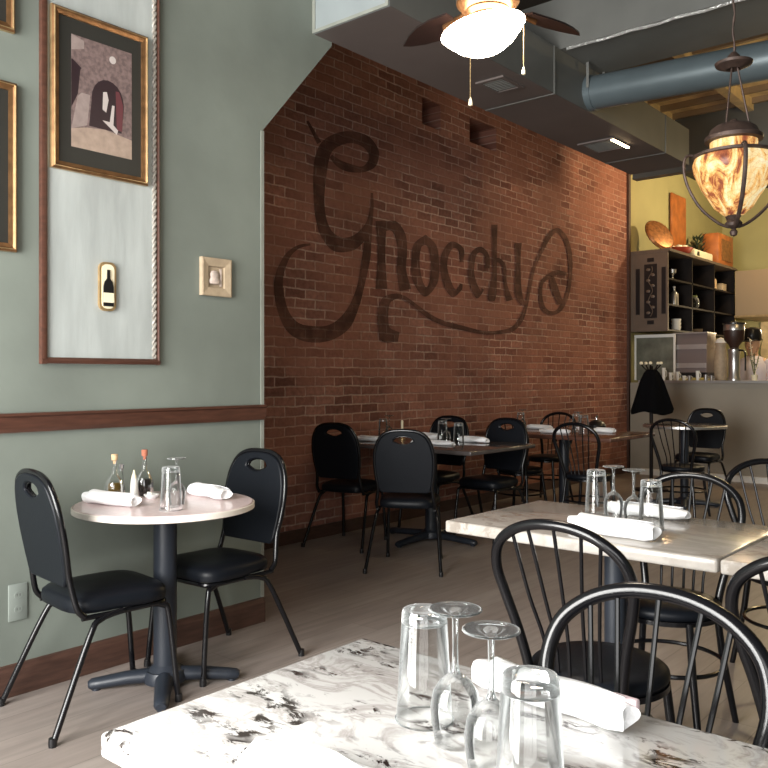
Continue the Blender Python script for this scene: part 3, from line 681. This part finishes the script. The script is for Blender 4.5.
napkin('white napkin roll on the granite table reaching toward the chair, lilac fold at its end', (-.645, 1.165, ZT), -4, .28, .030, 3, lining=True)
napkin('white napkin roll at the near edge of the granite table, cut by the photo bottom', (-.745, .755, ZT), 8, .22, .024, 5)
napkin('white napkin roll along the near edge of the beige table before its glasses', (-1.175, 2.54, ZT), -2, .30, .038, 8)
napkin('white napkin roll behind the glasses on the beige table', (-1.24, 2.975, ZT), 2, .30, .030, 12)
napkin('white napkin roll on the round pink table, by the oil bottles', (-3.0, 1.845, ZT), 12, .28, .034, 21)
napkin('white napkin roll on the round pink table, by the far chair', (-2.87, 2.235, ZT), -4, .26, .034, 25)
dup(tm, (-2.715, 1.93, ZT), 0, 'upturned tumbler standing in the middle of the round pink table')
t = dup(wg, (-2.79, 2.01, ZT), 0, 'upturned wine glass on the round pink table, behind the tumbler')
def cruet(label, loc, liquid, corkm, H=.15, r=.032, group='cruet bottles'):
    t = thing('cruet_bottle', label, 'bottle', loc, 0, group)
    k = H / .15
    b = MB(); b.lathe([(r * .9, 0), (r, .006), (r, .045 * k), (r * .75, .066 * k), (.010, .085 * k), (.009, .125 * k), (.012, .13 * k)], 28, cap1=False); b.build('glass_body', M['glass'], t)
    b = MB(); b.lathe([(r * .86, .003), (r * .95, .008), (r * .95, .042 * k), (r * .80, .056 * k), (0, .056 * k)], 28); b.build('liquid', M[liquid], t)
    b = MB(); b.lathe([(.0085, .118 * k), (.0085, .128 * k), (.0125, .130 * k), (.0135, H - .002), (.011, H), (0, H)], 18); b.build('stopper', M[corkm], t)
    return t
cruet('round bottle of amber oil with a pale cork on the pink table', (-3.135, 1.945, ZT), 'oil', 'cork', .19, .040)
cruet('bottle of dark vinegar with a reddish cork on the pink table', (-3.125, 2.085, ZT), 'vinegar', 'redcork', .20, .038)
cruet('slim clear bottle of greenish oil between the corked bottles on the pink table', (-3.19, 2.01, ZT), 'oil', 'chrome', .14, .018)
t = thing('salt_shaker', 'white tapered shaker between the oil bottles on the pink table', 'shaker', (-3.075, 2.0, ZT))
b = MB(); b.lathe([(.017, 0), (.018, .004), (.015, .065), (.012, .085), (.010, .088)], 20); b.build('body', M['white'], t)
b = MB(); b.lathe([(.010, .088), (.010, .098), (.006, .105), (.003, .122), (0, .123)], 20); b.build('cap', M['cream'], t)
t = thing('sugar_bowl', 'tiny white dish of sugar packets before the dark vinegar bottle', 'dish', (-3.03, 2.055, ZT))
b = MB(); b.lathe([(.018, 0), (.030, .012), (.032, .018), (.029, .018), (.018, .008), (0, .007)], 20); b.build('dish', M['cloth'], t)
for k in range(3):
    b = MB(); b.rbox(-.016, .016, -.012 + .010 * k, -.004 + .010 * k, .010, .028 - .003 * k, .001, 1); b.build('packet', M['white'], t)
# settings on the dark table by the brick
napkin('white napkin roll at the brick end of the dark table', (-4.33, 4.98, ZT), 8, .30, .028, 31)
napkin('white napkin in the middle of the dark table behind the near chair', (-4.12, 5.42, ZT), -5, .26, .036, 33)
napkin('long white napkin lying along the near side of the dark table', (-3.76, 5.02, ZT), 6, .36, .024, 35)
napkin('white napkin roll on the dark table, before the far corner chair', (-3.66, 5.42, ZT), -2, .26, .030, 37)
dup(tm, (-3.86, 5.28, ZT), 0, 'upturned tumbler on the dark table, among its napkins'); dup(wg, (-3.78, 5.22, ZT), 0, 'upturned wine glass on the dark table, near its front corner')
dup(tm, (-3.60, 5.13, ZT), 0, 'upturned tumbler on the dark table, nearest its front corner'); dup(tm, (-4.42, 5.22, ZT), 0, 'upturned tumbler on the dark table, against the brick')
dup(wg, (-4.44, 5.32, ZT), 0, 'upturned wine glass on the dark table, against the brick')
t = thing('candlestick', 'pale candle in a brass holder on the dark table by the brick', 'candle', (-4.30, 5.32, ZT))
b = MB(); b.lathe([(.028, 0), (.028, .006), (.008, .012), (.007, .05), (.016, .055), (.016, .065)], 20); b.build('holder', M['goldl'], t)
b = MB(); b.lathe([(.011, .06), (.011, .15), (.004, .156), (0, .157)], 16); b.build('candle', M['cream'], t)
# settings on the brown table
dup(tm, (-4.18, 7.00, ZT), 0, 'upturned tumbler on the brown table, at its brick end'); dup(wg, (-4.22, 7.10, ZT), 0, 'upturned wine glass on the brown table, at its brick end')
dup(tm, (-3.62, 7.06, ZT), 0, 'upturned tumbler on the brown table, next to the covered dish'); dup(wg, (-3.55, 6.96, ZT), 0, 'upturned wine glass on the brown table, near the covered dish')
dup(tm, (-3.46, 6.90, ZT), 0, 'upturned tumbler on the brown table, nearest its front corner')
napkin('white napkin roll on the brown table, toward the brick', (-4.08, 7.18, ZT), 5, .26, .028, 41)
napkin('white napkin roll on the brown table, behind the hoop back chair', (-3.66, 6.72, ZT), 4, .28, .028, 43)
napkin('white napkin block on the brown table, below the dark covered dish', (-3.36, 7.10, ZT), 0, .20, .030, 45)
t = thing('covered_dish', 'dark covered dish with a knob lid on the brown table', 'dish', (-3.52, 7.27, ZT))
b = MB(); b.lathe([(.05, 0), (.085, .03), (.088, .055), (.08, .055), (0, .05)], 24); b.build('dish', M['blackp'], t)
b = MB(); b.lathe([(.085, .056), (.07, .085), (.03, .105), (.010, .11)], 24); l = b.build('lid', M['blackp'], t)
b = MB(); b.lathe([(.008, .108), (.006, .125), (.014, .135), (.010, .148), (0, .15)], 16); b.build('knob', M['chrome'], l)
# ------------------------------------------------------------------ ceiling fan
fx, fy = -1.815, 2.787
t = thing('ceiling_fan', 'bronze ceiling fan with a glowing frosted bowl and dark blades', 'fan', (fx, fy, 2.55))
F = MB(); F.lathe([(.075, .165), (.10, .175), (.125, .20), (.128, .245), (.115, .275), (.05, .30), (.018, .31)], 36); F.build('motor_housing', M['bronze'], t)
F = MB(); F.lathe([(.060, .085), (.070, .10), (.072, .150), (.09, .165)], 32); F.build('light_fitter', M['bronze'], t)
F = MB(); F.lathe([(.018, .30), (.018, ZC - 2.55 - .06), (.06, ZC - 2.55 - .05), (.07, ZC - 2.55)], 20); F.build('downrod', M['bronze'], t)
F = MB(); bm = F.bm
tilt = lambda x, y, z: (x, y, z)
F.lathe([(0, 0), (.035, .003), (.075, .015), (.115, .040), (.150, .075), (.170, .098), (.166, .104), (.12, .090), (.072, .092)], 44, cap1=False)
bo = F.build('lamp_bowl', M['bowl'], t)
bo.rotation_euler = Matrix.Rotation(R(-11), 3, Vector((-.6455, .7638, 0))).to_euler()
for k in range(4):
    a = R(85.8 + 40.2 + 40.2 + 90 * k)
    ca, sa = math.cos(a), math.sin(a)
    def bl(u, v, z): return (ca * u - sa * v, sa * u + ca * v, z)
    F = MB(); bm = F.bm
    out = [(.20, -.050), (.30, -.062), (.38, -.064), (.45, -.048), (.52, -.020), (.55, .004), (.46, .040), (.38, .058), (.30, .060), (.20, .048)]
    lo = [bm.verts.new(bl(u, v, .205 + v * .22)) for u, v in out]; hi = [bm.verts.new(bl(u, v, .213 + v * .22)) for u, v in out]
    bm.faces.new(lo[::-1]); bm.faces.new(hi)
    for i in range(len(out)): bm.faces.new((lo[i], lo[(i + 1) % len(out)], hi[(i + 1) % len(out)], hi[i]))
    bo_ = F.build('blade', M['blade'], t)
    F = MB(); F.tube([bl(.10, 0, .215), bl(.17, 0, .205), bl(.27, 0, .200)], [.016, .012, .018], 8, flat=.5); F.build('blade_iron', M['bronze'], bo_)
def chain(x, y, z0, z1, nm):
    F = MB(); n = int((z1 - z0) / .008)
    F.tube([(x, y, z0 + (z1 - z0) * k / n) for k in range(n + 1)], [.0022 if k % 2 else .0013 for k in range(n + 1)], 6); c = F.build('pull_chain', M['goldl'], t)
    F = MB(); F.lathe([(0, -.030), (.008, -.026), (.0075, -.015), (.002, .002), (0, .004)], 12, (x, y, z0)); F.build('chain_knob', M['cream'], c)
chain(-.005, -.115, -.205, .06, 'a'); chain(.140, .040, -.075, .09, 'b')

# ------------------------------------------------------------------ hanging lantern
lx, ly = -1.10, 3.52
t = thing('hanging_lantern', 'rustic iron lantern with a glowing mottled amber glass shade', 'lamp', (lx, ly, 1.85))
F = MB(); F.lathe([(.005, .075), (.040, .080), (.075, .110), (.125, .190), (.154, .255), (.160, .290), (.150, .318), (.112, .332), (.096, .336), (.092, .352), (.092, .380)], 40, cap1=False); F.build('glass_shade', M['shade'], t)
F = MB(); F.lathe([(.148, .312), (.160, .316), (.160, .326), (.148, .330)], 40, cap0=False, cap1=False); F.build('rim_band', M['rust'], t)
F = MB(); F.lathe([(.094, .378), (.112, .382), (.112, .398), (.098, .408), (.090, .430), (.070, .445), (.020, .455), (.012, .470)], 32); F.build('cap', M['rust'], t)
for k in range(4):
    a = R(-60 + 90 * k); ca, sa = math.cos(a), math.sin(a)
    pts = smooth_path([(ca * r, sa * r, z) for r, z in ((.150, .326), (.176, .330), (.192, .312), (.194, .26), (.174, .19), (.128, .11), (.062, .05), (.018, .030))], 4)
    F = MB(); F.tube(pts, .0062, 8, flat=1.4); F.build('cage_arm', M['rust'], t)
F = MB(); F.lathe([(0, -.01), (.012, -.004), (.016, .010), (.008, .022), (.030, .034), (.034, .046), (.020, .062), (.030, .074), (.018, .082), (0, .084)], 20); F.build('finial', M['rust'], t)
F = MB(); F.lathe([(.012, .66), (.030, .645), (.070, .662), (.074, .672), (.036, .668), (.024, .700), (.010, .715)], 28, (0, 0, .03)); F.build('canopy_dish', M['rust'], t)
for k in range(3):
    a = R(20 + 120 * k); F = MB(); F.tube([(.060 * math.cos(a), .060 * math.sin(a), .44), (.014 * math.cos(a), .014 * math.sin(a), .685)], .0038, 6); F.build('hanger_rod', M['rust'], t)
F = MB(); n = 60
F.tube([(.004 * math.sin(k * 1.3), 0, .73 + (ZC - 1.83 - .73) * k / n) for k in range(n + 1)], [.006 if k % 2 else .003 for k in range(n + 1)], 6); F.build('chain', M['rust'], t)

# ------------------------------------------------------------------ bar at the back
t = thing('bar_counter', 'long olive grey bar counter with a thin steel ledge across the back', 'counter', (0, 10.35, 0))
F = MB(); F.box(-4.55, XR - .02, .03, .75, 0, 1.185); F.build('front', M['barf'], t, smooth=False)
F = MB(); F.box(-4.42, XR - .02, -.03, .80, 1.185, 1.215); F.build('ledge', M['bartop'], t, smooth=False)
F = MB(); F.box(-4.40, XR - .02, -.02, .03, 0, .075); F.build('kick_board', M['white'], t, smooth=False)
BT = 1.215
# wall cabinet of cubbies with a carved end
t = thing('wall_cabinet', 'dark cubby cabinet with a carved taupe end panel, high above the bar', 'cabinet', (BX + .02, 10.45, 1.85))
D = -4.08 - (BX + .02); L = 2.66; H = 1.02
F = MB(); F.box(0, .02, 0.03, L, 0, H); F.build('back_panel', M['dkwood'], t, smooth=False)
F = MB(); F.box(-.015, D, 0, .03, 0, H); ep = F.build('end_panel', M['cabf'], t, smooth=False)
F = MB(); F.box(.19, .36, -.004, 0, .17, .87); F.build('inlay', M['blackp'], ep, smooth=False)
for x0 in (.075, .42):
    F = MB(); F.box(x0, x0 + .055, -.004, 0, .22, .82); F.build('slot', M['blackp'], ep, smooth=False)
for z0 in (.09, .90):
    F = MB(); F.box(.23, .32, -.004, 0, z0, z0 + .05); F.build('slot', M['blackp'], ep, smooth=False)
rr = random.Random(4); F = MB()
for k in range(9):
    z = .22 + .07 * k; x = .275 + (.03 if k % 2 else -.03)
    F.lathe([(0, 0), (.022, .004), (.030, .02), (.018, .036), (0, .04)], 8, (x, -.008, z), sy=.25)
F.tube(smooth_path([(.275 + .03 * math.sin(k * 1.5), -.008, .19 + .065 * k) for k in range(11)], 3), .006, 6); F.build('carved_vine', M['cabf'], ep)
F = MB(); F.box(-.015, D + .03, -.006, L + .03, H, H + .035); F.build('top_board', M['cabf'], t, smooth=False)
for z in (0, .33, .66):
    F = MB(); F.box(.02, D, .03, L, z, z + .022); F.build('shelf', M['dkwood'], t, smooth=False)
for y in (.86, 1.74, L - .025):
    F = MB(); F.box(.02, D, y, y + .025, .022, H); F.build('divider', M['dkwood'], t, smooth=False)
cz = 1.85; cx0 = BX + .02
def cab(y, z): return (cx0 + D - .10, 10.45 + y, cz + z + .022)
def bottle(label, loc, m, H=.22, r=.04, group='bottles in the cubbies'):
    t = thing('bottle', label, 'bottle', loc, 0, group)
    b = MB(); b.lathe([(r, 0), (r, H * .6), (r * .8, H * .68), (r * .3, H * .76), (r * .28, H * .92)], 18); b.build('body', M[m], t)
    b = MB(); b.lathe([(r * .32, H * .92), (r * .32, H), (0, H)], 14); b.build('cap', M['white'], t)
bottle('pale labelled bottle in the middle row cubby nearest the carved end', cab(.48, .33), 'steel', .26, .055)
bottle('amber bottle standing in the top row cubby farthest from the carved end', cab(2.0, .66), 'cork', .24, .045)
bottle('cream bottle in the bottom row cubby beside the carved end', cab(.13, .0), 'cream', .26, .05)
t = thing('wire_goblet', 'small silver goblet in the top row cubby next to the carved end', 'goblet', cab(.42, .66))
b = MB(); b.lathe([(.045, 0), (.012, .012), (.010, .07), (.045, .10), (.05, .15), (.046, .15), (0, .11)], 18); b.build('cup', M['steel'], t)
t = thing('glass_jar', 'round glass jar with a pale lid in the middle cubby', 'jar', cab(1.15, .33))
b = MB(); b.lathe([(.05, 0), (.085, .03), (.095, .09), (.075, .15), (.06, .16)], 22, cap1=False); b.build('body', M['thick'], t)
b = MB(); b.lathe([(.06, .16), (.066, .165), (.066, .185), (0, .19)], 18); b.build('lid', M['leaf'], t)
t = thing('cup_stack', 'stack of pale cups in the bottom row cubby, second from the carved end', 'cups', cab(.55, 0))
for k in range(3):
    b = MB(); b.lathe([(.05, 0), (.065, .06), (.06, .06), (.045, .01)], 18, (0, 0, .05 * k), cap1=False); b.build('cup', M['white'], t)
t = thing('serving_tin', 'brown box-shaped tin in the top row cubby by the amber bottle', 'tin', cab(2.3, .66))
b = MB(); b.rbox(-.06, .06, -.1, .1, 0, .10, .01, 2); b.build('body', M['tan'], t); b = MB(); b.rbox(-.062, .062, -.102, .102, .10, .115, .004, 1); b.build('lid', M['tan'], t)
t = thing('plate_stack', 'slanted pale plates in the bottom middle cubby', 'plates', cab(1.2, 0))
for k in range(3):
    b = MB(); b.lathe([(.05, 0), (.11, .014), (.112, .018), (.05, .006)], 24, (0, .02, .016 * k)); b.build('plate', M['tan'], t)
# things on top of the cabinet
ct = cz + H + .035
t = thing('woven_tray', 'round copper brown tray leaning on top of the cubby cabinet', 'tray', (-4.30, 10.74, ct))
F = MB(); F.lathe([(0, .02), (.15, .022), (.20, .012), (.225, -.012), (.232, -.008), (.21, .022), (.15, .034), (0, .034)], 36); o = F.build('dish', M['copper'], t)
F = MB(); F.tube([(.229 * math.cos(a), .229 * math.sin(a), -.010) for a in [2 * math.pi * k / 36 for k in range(36)]], .008, 8, closed=True); F.build('rim', M['bronze'], o)
o.rotation_euler = Euler((R(62), R(14), R(62))); o.location = (0, 0, .232)
tag(MB().rbox(BX - .0, BX + .03, 11.86, 12.42, 3.15, 3.93, .006, 1).build('wall_painting', M['orange']), 'narrow orange painted board hung on the yellow wall above the cabinet', 'painting')
t = thing('wooden_case', 'tall orange wooden case on the cabinet below the lantern', 'case', (-4.30, 12.95, ct))
F = MB(); F.rbox(-.10, .14, -.33, .33, 0, .50, .01, 2); F.build('body', M['orange'], t)
F = MB(); F.rbox(.138, .15, -.22, .22, .10, .42, .004, 1); F.build('front_panel', M['copper'], t)
t = thing('cream_box', 'low cream box with dark marks on top of the cabinet', 'box', (-4.24, 11.9, ct))
F = MB(); F.rbox(-.12, .12, -.36, .36, 0, .13, .02, 3); F.build('box', M['cream'], t)
F = MB(); F.rbox(.118, .124, -.28, -.20, .04, .10, .003, 1); F.build('clasp', M['blackp'], t)
t = thing('fruit_bowl', 'red glazed bowl on the cabinet between the tray and the cream box', 'bowl', (-4.27, 11.30, ct))
F = MB(); F.lathe([(.07, 0), (.16, .05), (.20, .11), (.18, .11), (.10, .04), (0, .03)], 28); F.build('bowl', M['red'], t)
F = MB()
for k in range(5): F.lathe([(0, 0), (.045, .015), (.055, .05), (.04, .085), (0, .095)], 12, (.09 * math.cos(k * 1.3), .09 * math.sin(k * 1.3), .06))
F.build('fruit', M['cream'], t)
t = thing('potted_plant', 'small dark leafy plant on the far part of the cabinet top', 'plant', (-4.42, 12.45, ct))
F = MB(); F.lathe([(.06, 0), (.08, .12), (.07, .12), (0, .10)], 18); F.build('pot', M['blackp'], t)
F = MB(); rr = random.Random(2)
for k in range(40):
    a = rr.random() * 6.28; u = rr.random(); q = .04 + .10 * rr.random(); z = .14 + .32 * u
    c = Vector((q * math.cos(a), q * math.sin(a), z)); d = Vector((math.cos(a), math.sin(a), .8)) * .06; e = Vector((-math.sin(a), math.cos(a), 0)) * .02
    v = [F.bm.verts.new(c - d), F.bm.verts.new(c + e), F.bm.verts.new(c + d), F.bm.verts.new(c - e)]; F.bm.faces.new(v)
F.tube([(0, 0, .10), (.01, 0, .4)], .008, 6); F.build('foliage', M['dkleaf'], t)
# framed board under the cabinet
t = thing('leaning_board', 'mottled grey framed board standing on the bar below the carved panel', 'board', (-4.32, 10.62, BT))
F = MB(); F.box(-.25, .25, .0, .015, 0, .56); F.build('board', M['boardm'], t, smooth=False)
F = MB(); F.box(-.275, -.25, -.006, .018, 0, .60); F.box(.25, .275, -.006, .018, 0, .60); F.box(-.25, .25, -.006, .018, .56, .60); F.build('frame', M['white'], t, smooth=False)
# espresso machine
t = thing('espresso_machine', 'boxy mauve grey espresso machine on the bar', 'coffee machine', (-3.885, 10.68, BT))
F = MB(); F.prism([(.0, .10), (.0, .30), (.012, .36), (0, .42), (.03, .60), (.34, .60), (.34, .10)], 'x', -.215, .215); F.build('body', M['mauve'], t, angle=30)
for z0 in (.16, .40):
    F = MB(); F.box(-.212, .212, -.012, .012, z0, z0 + .06); F.build('front_band', M['steel'], t, smooth=False)
F = MB(); F.box(-.22, .22, -.002, .35, .60, .615); F.build('cup_rail', M['steel'], t, smooth=False)
F = MB(); F.box(-.215, .215, .02, .34, .035, .10); F.build('drip_tray', M['blackp'], t, smooth=False)
for x in (-.19, .19):
    for y in (.05, .30):
        F = MB(); F.lathe([(.022, 0), (.018, .035)], 12, (x, y, 0)); F.build('foot', M['steel'], t)
def cup(label, x, y, h=.07, r=.028, m='white'):
    t = thing('small_cup', label, 'cup', (x, y, BT), 0, 'small cups and bottles on the bar')
    b = MB(); b.lathe([(r * .7, 0), (r, h), (r * .9, h), (r * .6, .006), (0, .005)], 16); b.build('cup', M[m], t)
    b = MB(); b.tube(smooth_path([(r * .85, 0, h * .8), (r * 1.6, 0, h * .7), (r * 1.5, 0, h * .35), (r * .75, 0, h * .25)], 4), .004, 6); b.build('handle', M[m], t)
for i, (x, h, lb) in enumerate(((-4.12, .16, 'tall white cup on the bar ledge nearest the dark coat'), (-4.03, .10, 'slim white cup on the bar ledge, second from the dark coat'), (-3.94, .11, 'white cup on the bar ledge under the espresso machine front'),
                             (-3.86, .06, 'low white cup on the bar ledge, before the espresso machine middle'), (-3.79, .06, 'low grey cup on the bar ledge, beside the low white one'), (-3.69, .12, 'white cup on the bar ledge at the grinder side of the espresso machine'),
                             (-3.59, .07, 'small grey cup on the bar ledge, left of the pitcher foot'), (-3.52, .06, 'small grey cup on the bar ledge, next to the grinder'))):
    cup(lb, x, 10.42, h, .024, 'steel' if 'grey' in lb else 'white')
# grinder
t = thing('coffee_grinder', 'tall steel coffee grinder with a dark bean hopper on the bar', 'coffee grinder', (-3.295, 10.56, BT))
F = MB(); F.lathe([(.075, 0), (.075, .03), (.066, .05), (.066, .32), (.074, .34), (.074, .38), (.05, .40)], 28); F.build('body', M['steel'], t)
F = MB(); F.lathe([(.05, .40), (.06, .43), (.115, .50), (.122, .60), (.122, .615), (0, .615)], 28); F.build('bean_hopper', M['bean'], t)
F = MB(); F.lathe([(.122, .615), (.122, .685), (.118, .69)], 28, cap0=False, cap1=False); F.build('hopper_collar', M['steel'], t)
F = MB(); F.lathe([(.132, .69), (.132, .705), (.05, .712), (.03, .73), (0, .73)], 28); F.build('lid', M['blackp'], t)
F = MB(); F.tube(smooth_path([(.05, -.02, .37), (.13, -.05, .36), (.15, -.06, .30), (.15, -.06, .12)], 4), .010, 8); F.build('dosing_arm', M['blackp'], t)
t = thing('milk_pitcher', 'cloudy glass pitcher on the bar between espresso machine and grinder', 'pitcher', (-3.50, 10.70, BT))
F = MB(); F.lathe([(.06, 0), (.075, .03), (.085, .22), (.07, .36), (.06, .42), (.07, .47), (.062, .47), (.05, .40), (0, .10)], 24); F.build('body', M['tan'], t)
F = MB(); F.lathe([(.07, .47), (.05, .52), (0, .54)], 20); F.build('lid', M['white'], t)
t = thing('dried_sprig', 'leafy dried sprig in a small pot beside the grinder', 'plant', (-3.04, 10.50, BT))
F = MB(); F.lathe([(.03, 0), (.04, .07), (.035, .07), (0, .05)], 16); F.build('pot', M['cream'], t)
rr = random.Random(11)
for k in range(9):
    a = rr.random() * 6.28; q = .03 + .06 * rr.random(); h = .25 + .28 * rr.random()
    F = MB(); p = smooth_path([(0, 0, .05), (q * .4 * math.cos(a), q * .4 * math.sin(a), h * .5), (q * math.cos(a), q * math.sin(a), h)], 4); F.tube(p, .004, 5)
    for pt in p[3:]:
        c = Vector(pt); b2 = rr.random() * 6.28; d = Vector((math.cos(b2), math.sin(b2), .5)) * .035; e = Vector((-math.sin(b2), math.cos(b2), 0)) * .012
        F.bm.faces.new([F.bm.verts.new(c), F.bm.verts.new(c + d * .5 + e), F.bm.verts.new(c + d), F.bm.verts.new(c + d * .5 - e)])
    F.build('stem', M['leaf'] if k % 3 else M['cream'], t)
# kitchen hood and worktop behind
t = thing('kitchen_hood', 'wide tan metal extractor hood over the kitchen behind the bar', 'hood', (-2.4, 13.3, 2.15))
F = MB(); F.prism([(-.3, 0), (.85, 0), (.85, .70), (-.3, .70)], 'x', -1.64, 2.0); F.build('canopy', M['hoodm'], t, smooth=False)
F = MB(); F.box(-1.65, 2.0, -.315, -.30, 0, .03); F.build('lip', M['goldl'], t, smooth=False)
t = thing('kitchen_range', 'steel kitchen range and splashback under the hood', 'range', (-2.4, 13.4, 0))
F = MB(); F.box(-1.6, 2.0, 0, .75, 0, .92); F.build('range', M['steel'], t, smooth=False)
F = MB(); F.box(-1.6, 2.0, .75, .78, .92, 2.14); F.build('splashback', M['tin'], t, smooth=False)
# dark coat on a short stand
t = thing('coat_stand', 'dark knobbed stand draped with a flared black coat beside the bar', 'coat stand', (-3.68, 8.95, 0))
F = MB(); F.tube([(0, 0, 0.02), (0, 0, 1.38)], .02, 12); F.lathe([(.18, 0), (.18, .02), (.03, .05)], 24); F.build('pole', M['dkwood'], t)
for k in range(5):
    a = R(72 * k); F = MB(); F.tube(smooth_path([(0, 0, 1.33), (.06 * math.cos(a), .06 * math.sin(a), 1.345), (.11 * math.cos(a), .11 * math.sin(a), 1.40)], 3), .008, 6); h_ = F.build('hook', M['dkwood'], t)
    F = MB(); F.lathe([(0, -.018), (.018, -.008), (.02, .006), (.012, .018), (0, .02)], 12, (.11 * math.cos(a), .11 * math.sin(a), 1.41)); F.build('knob', M['cream'], h_)
F = MB(); bm = F.bm; rings = []
for i, (r, z) in enumerate(((.055, 1.34), (.085, 1.30), (.12, 1.22), (.15, 1.12), (.185, 1.0), (.215, .90), (.205, .86), (.19, .88))):
    rings.append([bm.verts.new((r * (1 + .10 * math.sin(5 * a + i * .2) + .05 * math.sin(9 * a)) * math.cos(a), r * .8 * (1 + .10 * math.sin(5 * a + i * .2)) * math.sin(a), z + (.02 * math.sin(3 * a) if i > 3 else 0))) for a in [2 * math.pi * k / 40 for k in range(40)]])
for a, c in zip(rings, rings[1:]):
    for k in range(40): bm.faces.new((a[k], a[(k + 1) % 40], c[(k + 1) % 40], c[k]))
bm.faces.new(rings[0][::-1]); F.build('coat', M['coat'], t)

# ------------------------------------------------------------------ the cook behind the bar
t = thing('person', 'cook in a pale jacket and round black cap behind the bar, mostly hidden', 'person', (-3.36, 11.55, 0), 172)
me = bpy.data.meshes.new('body')
J = [((0, 0, .98), .15), ((0, 0, 1.15), .145), ((0, .01, 1.33), .155), ((0, 0, 1.46), .11), ((0, .01, 1.54), .058), ((0, .02, 1.62), .075), ((0, .03, 1.70), .098), ((0, .02, 1.79), .085),
     ((.18, 0, 1.43), .062), ((.24, .04, 1.18), .048), ((.17, .22, 1.08), .038), ((.12, .32, 1.07), .032), ((-.18, 0, 1.43), .062), ((-.24, .04, 1.18), .048), ((-.17, .22, 1.08), .038), ((-.12, .32, 1.07), .032),
     ((.10, 0, .90), .105), ((.11, .01, .50), .068), ((.11, -.02, .10), .045), ((.11, .12, .045), .040), ((-.10, 0, .90), .105), ((-.11, .01, .50), .068), ((-.11, -.02, .10), .045), ((-.11, .12, .045), .040),
     ((0, .135, 1.665), .018), ((.088, .02, 1.68), .020), ((-.088, .02, 1.68), .020)]
E_ = [(0, 1), (1, 2), (2, 3), (3, 4), (4, 5), (5, 6), (6, 7), (3, 8), (8, 9), (9, 10), (10, 11), (3, 12), (12, 13), (13, 14), (14, 15), (0, 16), (16, 17), (17, 18), (18, 19), (0, 20), (20, 21), (21, 22), (22, 23), (6, 24), (6, 25), (6, 26)]
me.from_pydata([j[0] for j in J], E_, []); body = bpy.data.objects.new('body', me); COL.objects.link(body); body.parent = t
sk = body.modifiers.new('skin', 'SKIN')
for v, (p, r) in zip(me.skin_vertices[0].data, J): v.radius = (r, r)
me.skin_vertices[0].data[0].use_root = True
body.modifiers.new('sub', 'SUBSURF').render_levels = 2; me.materials.append(M['skin'])
F = MB(); F.lathe([(.165, .92), (.175, 1.10), (.19, 1.30), (.185, 1.42), (.13, 1.50), (.07, 1.535)], 28, sx=1.15, sy=.98)
for s in (-1, 1): F.tube(smooth_path([(s * .16, 0, 1.45), (s * .20, .0, 1.40), (s * .25, .04, 1.18), (s * .175, .22, 1.085)], 4), .068, 14)
F.build('jacket', M['jacket'], t)
F = MB(); F.lathe([(.108, 1.735), (.116, 1.75), (.118, 1.83), (.105, 1.885), (.06, 1.912), (0, 1.918)], 28, (0, .03, 0), sy=1.1); F.tube(smooth_path([(-.09, .10, 1.745), (-.05, .19, 1.73), (0, .21, 1.727), (.05, .19, 1.73), (.09, .10, 1.745)], 4), .010, 8, flat=2); F.build('cap', M['blackp'], t)
for s in (-1, 1):
    F = MB(); F.lathe([(0, -.008), (.010, 0), (0, .008)], 10, (s * .036, .118, 1.695)); F.build('eye', M['blackp'], t)
F = MB(); F.tube([(-.024, .116, 1.615), (0, .121, 1.612), (.024, .116, 1.615)], .005, 6); F.build('mouth', M['red'], t)

# ------------------------------------------------------------------ light
def area(name, loc, rot, sx, sy, power, col):
    l = bpy.data.lights.new(name, 'AREA'); l.shape = 'RECTANGLE'; l.size = sx; l.size_y = sy; l.energy = power; l.color = col
    o = bpy.data.objects.new(name, l); COL.objects.link(o); o.location = loc; o.rotation_euler = rot; return o
def point(name, loc, power, col, r=.05):
    l = bpy.data.lights.new(name, 'POINT'); l.energy = power; l.color = col; l.shadow_soft_size = r
    o = bpy.data.objects.new(name, l); COL.objects.link(o); o.location = loc; return o
for (x0, x1), pw in zip(WINS, (590, 130)):
    area('window_daylight', ((x0 + x1) / 2, YF - .14, (WZ0 + WZ1) / 2), (R(90), 0, 0), x1 - x0, WZ1 - WZ0, pw, (1, .985, .95))
WARM = (1, .78, .46)
point('kitchen_lamp', (-2.6, 11.6, 3.85), 190, WARM, .12)
point('kitchen_range_lamp', (-3.0, 13.0, 2.08), 40, (1, .80, .50), .08)
point('tin_ceiling_fill', (-.9, 8.3, 3.45), 50, (1, .75, .38), .08)  # unseen light added to brighten the tin ceiling, no fixture there
point('bar_end_lamp', (-3.7, 9.8, 3.75), 30, (1, .62, .30), .08)
w = bpy.data.worlds.new('World'); scene.world = w; w.use_nodes = True
bg = w.node_tree.nodes['Background']; bg.inputs['Color'].default_value = (.85, .9, 1, 1); bg.inputs['Strength'].default_value = 1.0

# ------------------------------------------------------------------ camera
cam = bpy.data.cameras.new('camera'); co = bpy.data.objects.new('camera', cam); COL.objects.link(co)
cam.sensor_width = 36; cam.lens = 830 / 768 * 36; cam.shift_y = -8 / 768; cam.clip_start = .05
co.location = (0, 0, 1.27); co.rotation_euler = (R(90), 0, R(40.2))
scene.camera = co
vs = scene.view_settings
vs.view_transform = 'Standard'; vs.look = 'None'; vs.gamma = 1; vs.use_curve_mapping = False; vs.exposure = 0.0
